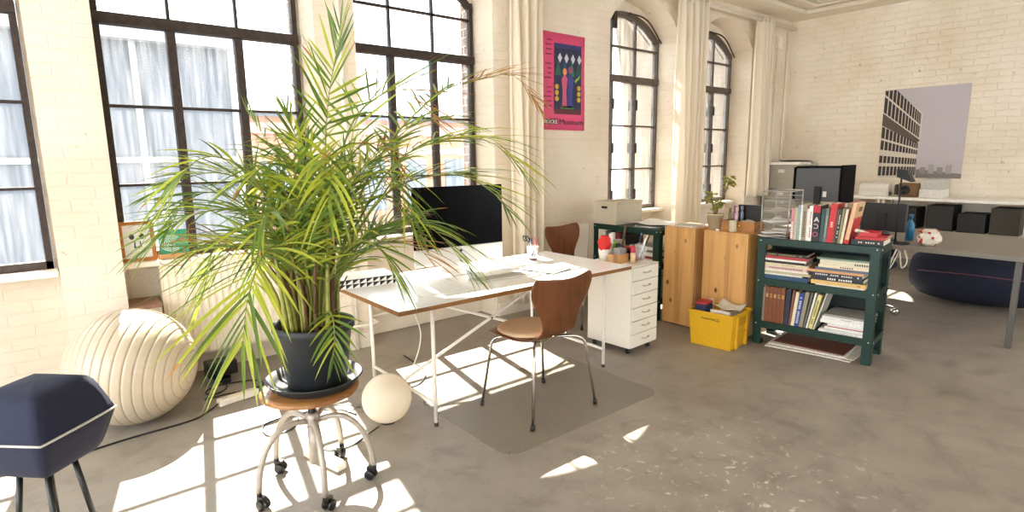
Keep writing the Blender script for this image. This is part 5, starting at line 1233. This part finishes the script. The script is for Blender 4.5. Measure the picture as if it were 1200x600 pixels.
# office chair under the table
oc = thing('office_chair', 'dark office chair with a chrome star base under the grey work table', 'chair', (5.99, 2.02, 0))
M_chr = plain('#d2d0ca', .15, .95)
for k in range(5):
    a = -1.35+2*PI*k/5; q = MB(); q.tube([(0, 0, .12), (.27*math.cos(a), .27*math.sin(a), .075)], .018, 10, taper=(1.2, .8)); l_ = q.build('leg', M_chr, oc)
    q = MB()
    for s_ in (-1, 1): q.lathe([(.012, 0), (.03, 0), (.033, .004), (.033, .014), (.012, .018)], 18, T(.285*math.cos(a), .285*math.sin(a), .0335) @ RZ(a+.6) @ T(0, s_*.010, 0) @ RX(-s_*PI/2))
    q.tube([(.27*math.cos(a), .27*math.sin(a), .075), (.28*math.cos(a), .28*math.sin(a), .04)], .01, 8); q.build('caster', M_chr, l_)
q = MB(); q.tube([(0, 0, .10), (0, 0, .42)], .026, 14); q.build('column', M_chr, oc)
M_navy = plain('#1b1f33', .8, bump=.1)
q = MB(); q.box((-.22, -.22, .42), (.22, .22, .49)); q.build('seat', M_navy, oc, bevel=.03, seg=4)
q = MB(); q.box((.2, -.2, .52), (.25, .2, .66)); q.tube([(.16, 0, .44), (.24, 0, .46), (.235, 0, .6)], .02, 8); q.build('backrest', M_navy, oc, bevel=.02, seg=3)
# navy duffel bag on the floor
bg_ = thing('duffel_bag', 'long dark navy bag with pink piping on the floor under the work table', 'bag', (7.06, 1.35, 0), .05)
q = MB(); P = []
for i in range(13):
    u = i/12; s_ = (.55+.45*math.sin(PI*min(1, max(0, u)))**.35)
    P.append([(.27*s_*math.cos(a*PI/10)*(1.0), -.55+1.1*u, .29+.285*s_*math.sin(a*PI/10)) for a in range(21)])
q.grid(P)
q.add(P[0][:-1], [tuple(range(19, -1, -1))]); q.add(P[-1][:-1], [tuple(range(20))]); q.build('bag_body', M_navy, bg_)
q = MB(); q.tube([(-.262, -.45, .33), (-.269, 0, .34), (-.262, .45, .33)], .004, 6); q.build('piping', plain('#8c4a55', .6), bg_)

# ------------------------------------------------------------------ floor things on the left
M_ball = plain('#c2b39c', .3, .0, var=.03)
gb = thing('exercise_ball', 'large pearl white ribbed exercise ball on the floor by the radiator', 'exercise ball', (.275, 3.855, 0))
R_ = .334; q = MB(); P = []; ax = RZ(math.radians(-34)) @ RY(math.radians(98))
ts = [0, .05, .1, .15]; kk = .19; mi_ = []
while kk < PI-.15: ts += [kk, kk+.004, kk+.010, kk+.014]; kk += .15
ts += [PI-.12, PI-.06, PI]
dark = set()
for i, t_ in enumerate(ts):
    g_ = -.0022 if 4 <= i < len(ts)-3 and (i-4) % 4 in (1, 2) else 0.
    if 4 <= i < len(ts)-3 and (i-4) % 4 in (1,): dark.add(i)
    rr = R_+g_+(.0022*math.sin(PI*1.) if g_ else 0)
    P.append([tuple(ax @ Vector((rr*math.sin(t_)*math.cos(2*PI*k/72), rr*math.sin(t_)*math.sin(2*PI*k/72), rr*math.cos(t_)))) for k in range(73)])
    if i+1 < len(ts) and ts[i+1]-t_ > .04:   # keep the skin round between the ribs
        for f_ in (.25, .5, .75):
            tt = t_+(ts[i+1]-t_)*f_; P.append([tuple(ax @ Vector((R_*math.sin(tt)*math.cos(2*PI*k/72), R_*math.sin(tt)*math.sin(2*PI*k/72), R_*math.cos(tt)))) for k in range(73)]); mi_ += [0]
    mi_ += [1 if i in dark else 0]
rows_ = []
P = [[(x, y, z+R_-.002) for x, y, z in r_] for r_ in P]
q.grid(P)
# rib rows are the very narrow ones
for j in range(len(q.f)):
    i = j//72; a_, b_ = Vector(P[i][0]), Vector(P[i+1][0])
    if (a_-b_).length < .0026 and 3 < i < len(P)-4: q.m[j] = 1
q.build('ball_skin', [M_ball, plain('#aea08f', .5, var=.05)], gb)
q = MB(); q.lathe([(0, 0), (.012, 0), (.012, .004), (.006, .006), (0, .006)], 16); v_ = q.build('valve', plain('#c9c2b4', .5), gb); v_.matrix_basis = T(0, 0, R_-.002) @ ax @ T(0, 0, R_-.003)
nv = thing('upholstered_stool', 'navy upholstered stool with light piping at the left edge beside the white ball', 'stool', (-.117, 2.70, 0), math.radians(45))
q = MB(); P = []
half = .17
for i in range(15):
    v = i/7-1; z = .53+.17*math.sin(v*PI/2)
    f_ = 1-.30*abs(math.sin(v*PI/2))-.65*abs(v)**7
    row = []
    for k in range(41):
        a = 2*PI*k/40+PI/4; c_, s__ = math.cos(a), math.sin(a); m_ = max(abs(c_), abs(s__)); sq = .93/m_+.07
        row.append((half*f_*c_*sq, half*f_*s__*sq, z))
    P.append(row)
q.grid(P); q.add(P[0][:-1], [tuple(range(39, -1, -1))]); q.add(P[-1][:-1], [tuple(range(40))], sm=True); q.build('seat_cushion', plain('#161a33', .85, bump=.15, scale=90), nv)
q = MB(); q.tube([(x*1.006, y*1.006, z) for x, y, z in P[7]], .0045, 6, cap=False); q.build('piping', plain('#b9b6ae', .6), nv)
for x in (-.07, .07):
    for y_ in (-.07, .07): q = MB(); q.tube([(x*1.3, y_*1.3, 0), (x*.8, y_*.8, .375)], .011, 10); q.build('leg', M_blackp, nv)
# black box with cables, power strips
bb = thing('power_adapter', 'black power adapter box on the floor in front of the radiator', 'power adapter', (.80, 4.20, 0), .05)
q = MB(); q.box((-.095, -.06, .045), (.095, .06, .15)); q.build('case', M_blackp, bb, bevel=.012, seg=3)
q = MB(); q.box((-.05, -.04, .0), (.05, .04, .0445)); q.box((-.02, -.11, .01), (.03, -.041, .04)); q.build('foot', M_blackp, bb, bevel=.004)
M_strip = plain('#efe6d4', .4)
def strip(lab, loc, rz, n=3, ln=.25):
    t = thing('power_strip', lab, 'power strip', loc, rz)
    q = MB(); q.box((-ln/2, -.028, 0), (ln/2, .028, .042)); q.build('strip_body', M_strip, t, bevel=.008, seg=3)
    for k in range(n):
        q = MB(); q.lathe([(.0, .0), (.019, .0), (.021, .002), (.019, .0025), (0, .0015)], 20, T(-ln/2+ln*(k+.5)/n, 0, .0422)); q.build('socket', plain('#d9cfbc', .5), t)
    return t
strip('cream power strip on the floor between the white ball and the stool', (.80, 3.765, 0), math.radians(11))
strip('cream power strip on the floor under the wheeled stool', (.93, 2.66, 0), math.radians(105), 3, .28)
def cable(lab, pts, r=.0042, m=M_cab_k): return tag(MB().tube(bez(pts, len(pts)*8), r, 6).build('floor_cable', m), lab, 'cable', 'cables on the floor')
z_ = .006
cable('black cable curling from the power adapter towards the white ball', [(.80, 4.09, .02), (.78, 4.0, z_), (.70, 3.95, z_), (.66, 4.02, z_), (.74, 4.09, z_), (.95, 4.05, z_), (1.0, 3.93, z_), (.90, 3.88, z_), (.76, 3.90, z_), (.63, 3.90, z_)])
cable('long dark cable running along the floor behind the white ball to the power strip', [(.675, 3.735, .02), (.62, 3.70, z_), (.5, 3.62, z_), (.2, 3.60, z_), (-.2, 3.55, z_), (-.6, 3.6, z_)], .005)
cable('black cable looping on the floor behind the stool', [(.93, 3.79, .02), (1.0, 3.75, z_), (1.05, 3.45, z_), (.95, 3.15, z_), (.80, 3.12, z_), (.82, 3.28, z_), (1.02, 3.30, z_), (1.22, 3.20, z_), (1.28, 3.06, z_)])
cable('black cable running from the globe lamp under the stool', [(1.30, 2.80, .02), (1.22, 2.78, z_), (1.1, 2.72, z_), (1.0, 2.74, z_), (.92, 2.80, .02)])
cable('dark cable on the floor from the globe lamp towards the desk legs', [(1.46, 2.98, .008), (1.55, 3.04, z_), (1.62, 3.2, z_), (1.8, 3.22, z_), (1.95, 3.4, z_), (2.0, 3.8, z_)])
cable('grey cable coiled on the floor behind the globe lamp', [(1.40, 3.05, .008), (1.32, 3.2, z_), (1.18, 3.35, z_), (1.25, 3.50, z_), (1.42, 3.45, z_), (1.45, 3.28, z_), (1.30, 3.14, z_), (1.12, 3.1, z_), (1.08, 3.25, z_), (1.2, 3.6, z_), (1.5, 3.9, z_)], .0035, M_cab_g)
gl = thing('globe_lamp', 'white opal glass globe lamp lying on the floor beside the stool', 'lamp', (1.385, 2.86, 0))
q = MB(); q.sphere((0, 0, .1445), .141, 48, 28); q.build('glass_globe', leafy('opal_glass', '#fbf2e0', '#fdf5e6', .45, .12), gl)
q = MB(); q.lathe([(0, 0), (.045, 0), (.045, .010), (0, .010)], 24); q.build('base_ring', M_blackp, gl)

# ------------------------------------------------------------------ things on the window sill
pf = thing('picture_frame', 'orange brown wooden frame with a small black and white drawing on the window sill', 'picture frame'); pf.matrix_basis = T(.43, 4.392, .8615) @ RZ(.02) @ RX(-.16)
M_fr = wood('#b06a2a', '#8f4f1c', 0, 5, .1, .4, name='frame_wood')
fw, fh, ft = .20, .265, .024
q = MB(); q.box((-fw/2, 0, 0), (fw/2, .018, ft)); q.box((-fw/2, 0, fh-ft), (fw/2, .018, fh)); q.box((-fw/2, 0, ft), (-fw/2+ft, .018, fh-ft)); q.box((fw/2-ft, 0, ft), (fw/2, .018, fh-ft)); q.build('frame', M_fr, pf, bevel=.002)
q = MB(); q.box((-fw/2+ft, .010, ft), (fw/2-ft, .016, fh-ft)); art = q.build('drawing', plain('#e6e6e2', .5), pf)
M_ink2 = plain('#2f3336', .6)
q = MB()
for cx, cz, rx, rz in ((-.028, .165, .015, .019), (.028, .165, .015, .019), (0, .15, .008, .006)): q.add([(x, .0094, z) for x, z in ell(cx, cz, rx, rz)], [tuple(range(14))])
q.add([(-.022, .0094, .09), (.024, .0094, .09), (.018, .0094, .135), (.012, .0094, .135), (.014, .0094, .098), (-.012, .0094, .098), (-.011, .0094, .135), (-.018, .0094, .135)], [tuple(range(8))]); q.build('ink_marks', M_ink2, art)
gc = thing('art_card', 'small green and white patterned card standing on a wooden ledge on the window sill', 'card'); gc.matrix_basis = T(.635, 4.40, .8615) @ RX(-.14)
q = MB(); q.box((-.085, 0, .03), (.085, .004, .19)); cd_ = q.build('card', plain('#2f8f6a', .5, var=.25), gc)
q = MB()
for k in range(5):
    rr_ = .018+.012*k; cx, cz = -.015, .10
    pts = [(cx+rr_*math.cos(a*PI/8), -.001, max(.035, min(.185, cz+rr_*.8*math.sin(a*PI/8)))) for a in range(2, 15)]; q.tube(pts, .0024, 5)
q.build('white_pattern', plain('#dfe8dc', .5), cd_)
q = MB(); q.box((-.10, -.012, 0), (.115, .02, .0295)); q.build('wooden_ledge', plain('#c9965c', .6), gc, bevel=.002)
# ------------------------------------------------------------------ light, sky, camera
w = bpy.data.worlds.new('sky'); SC.world = w; w.use_nodes = True
nt = w.node_tree; nt.nodes.clear()
bg = N(nt, 'ShaderNodeBackground', Strength=SKY); bg.inputs['Color'].default_value = (.86, .93, 1.0, 1)
wo_ = nt.nodes.new('ShaderNodeOutputWorld'); L(nt, bg.outputs[0], wo_.inputs[0])
sd = bpy.data.lights.new('sun', 'SUN'); sd.energy = SUN; sd.angle = math.radians(.55); sd.color = (1.0, .93, .82)
so = bpy.data.objects.new('sun', sd); COL.objects.link(so)
so.rotation_euler = Vector((-.19, -1, -1.115)).to_track_quat('-Z', 'Y').to_euler(); so.location = (4, 10, 9)
cd = bpy.data.cameras.new('camera'); co = bpy.data.objects.new('camera', cd); COL.objects.link(co)
yaw, pit, roll, F = 0.68345891, -0.1706211, -0.01258874, 665.99144
f = Vector((math.sin(yaw)*math.cos(pit), math.cos(yaw)*math.cos(pit), math.sin(pit)))
r = f.cross(Vector((0, 0, 1))).normalized(); u = r.cross(f)
c_, s_ = math.cos(roll), math.sin(roll)
r2, u2 = r*c_+u*s_, u*c_-r*s_
m = Matrix((r2, u2, -f)).transposed().to_4x4(); m.translation = (0, 0, 1.5)
co.matrix_world = m
cd.sensor_fit = 'HORIZONTAL'; cd.sensor_width = 36; cd.lens = 36*F/1200; cd.clip_start = .05; cd.clip_end = 300
SC.camera = co
SC.view_settings.view_transform = 'Standard'; SC.view_settings.look = 'None'; SC.view_settings.gamma = 1; SC.view_settings.use_curve_mapping = False
SC.view_settings.exposure = EXPO
SC.cycles.use_denoising = True; SC.cycles.max_bounces = 12; SC.cycles.diffuse_bounces = 6; SC.cycles.transparent_max_bounces = 16
SC.cycles.sample_clamp_indirect = 8
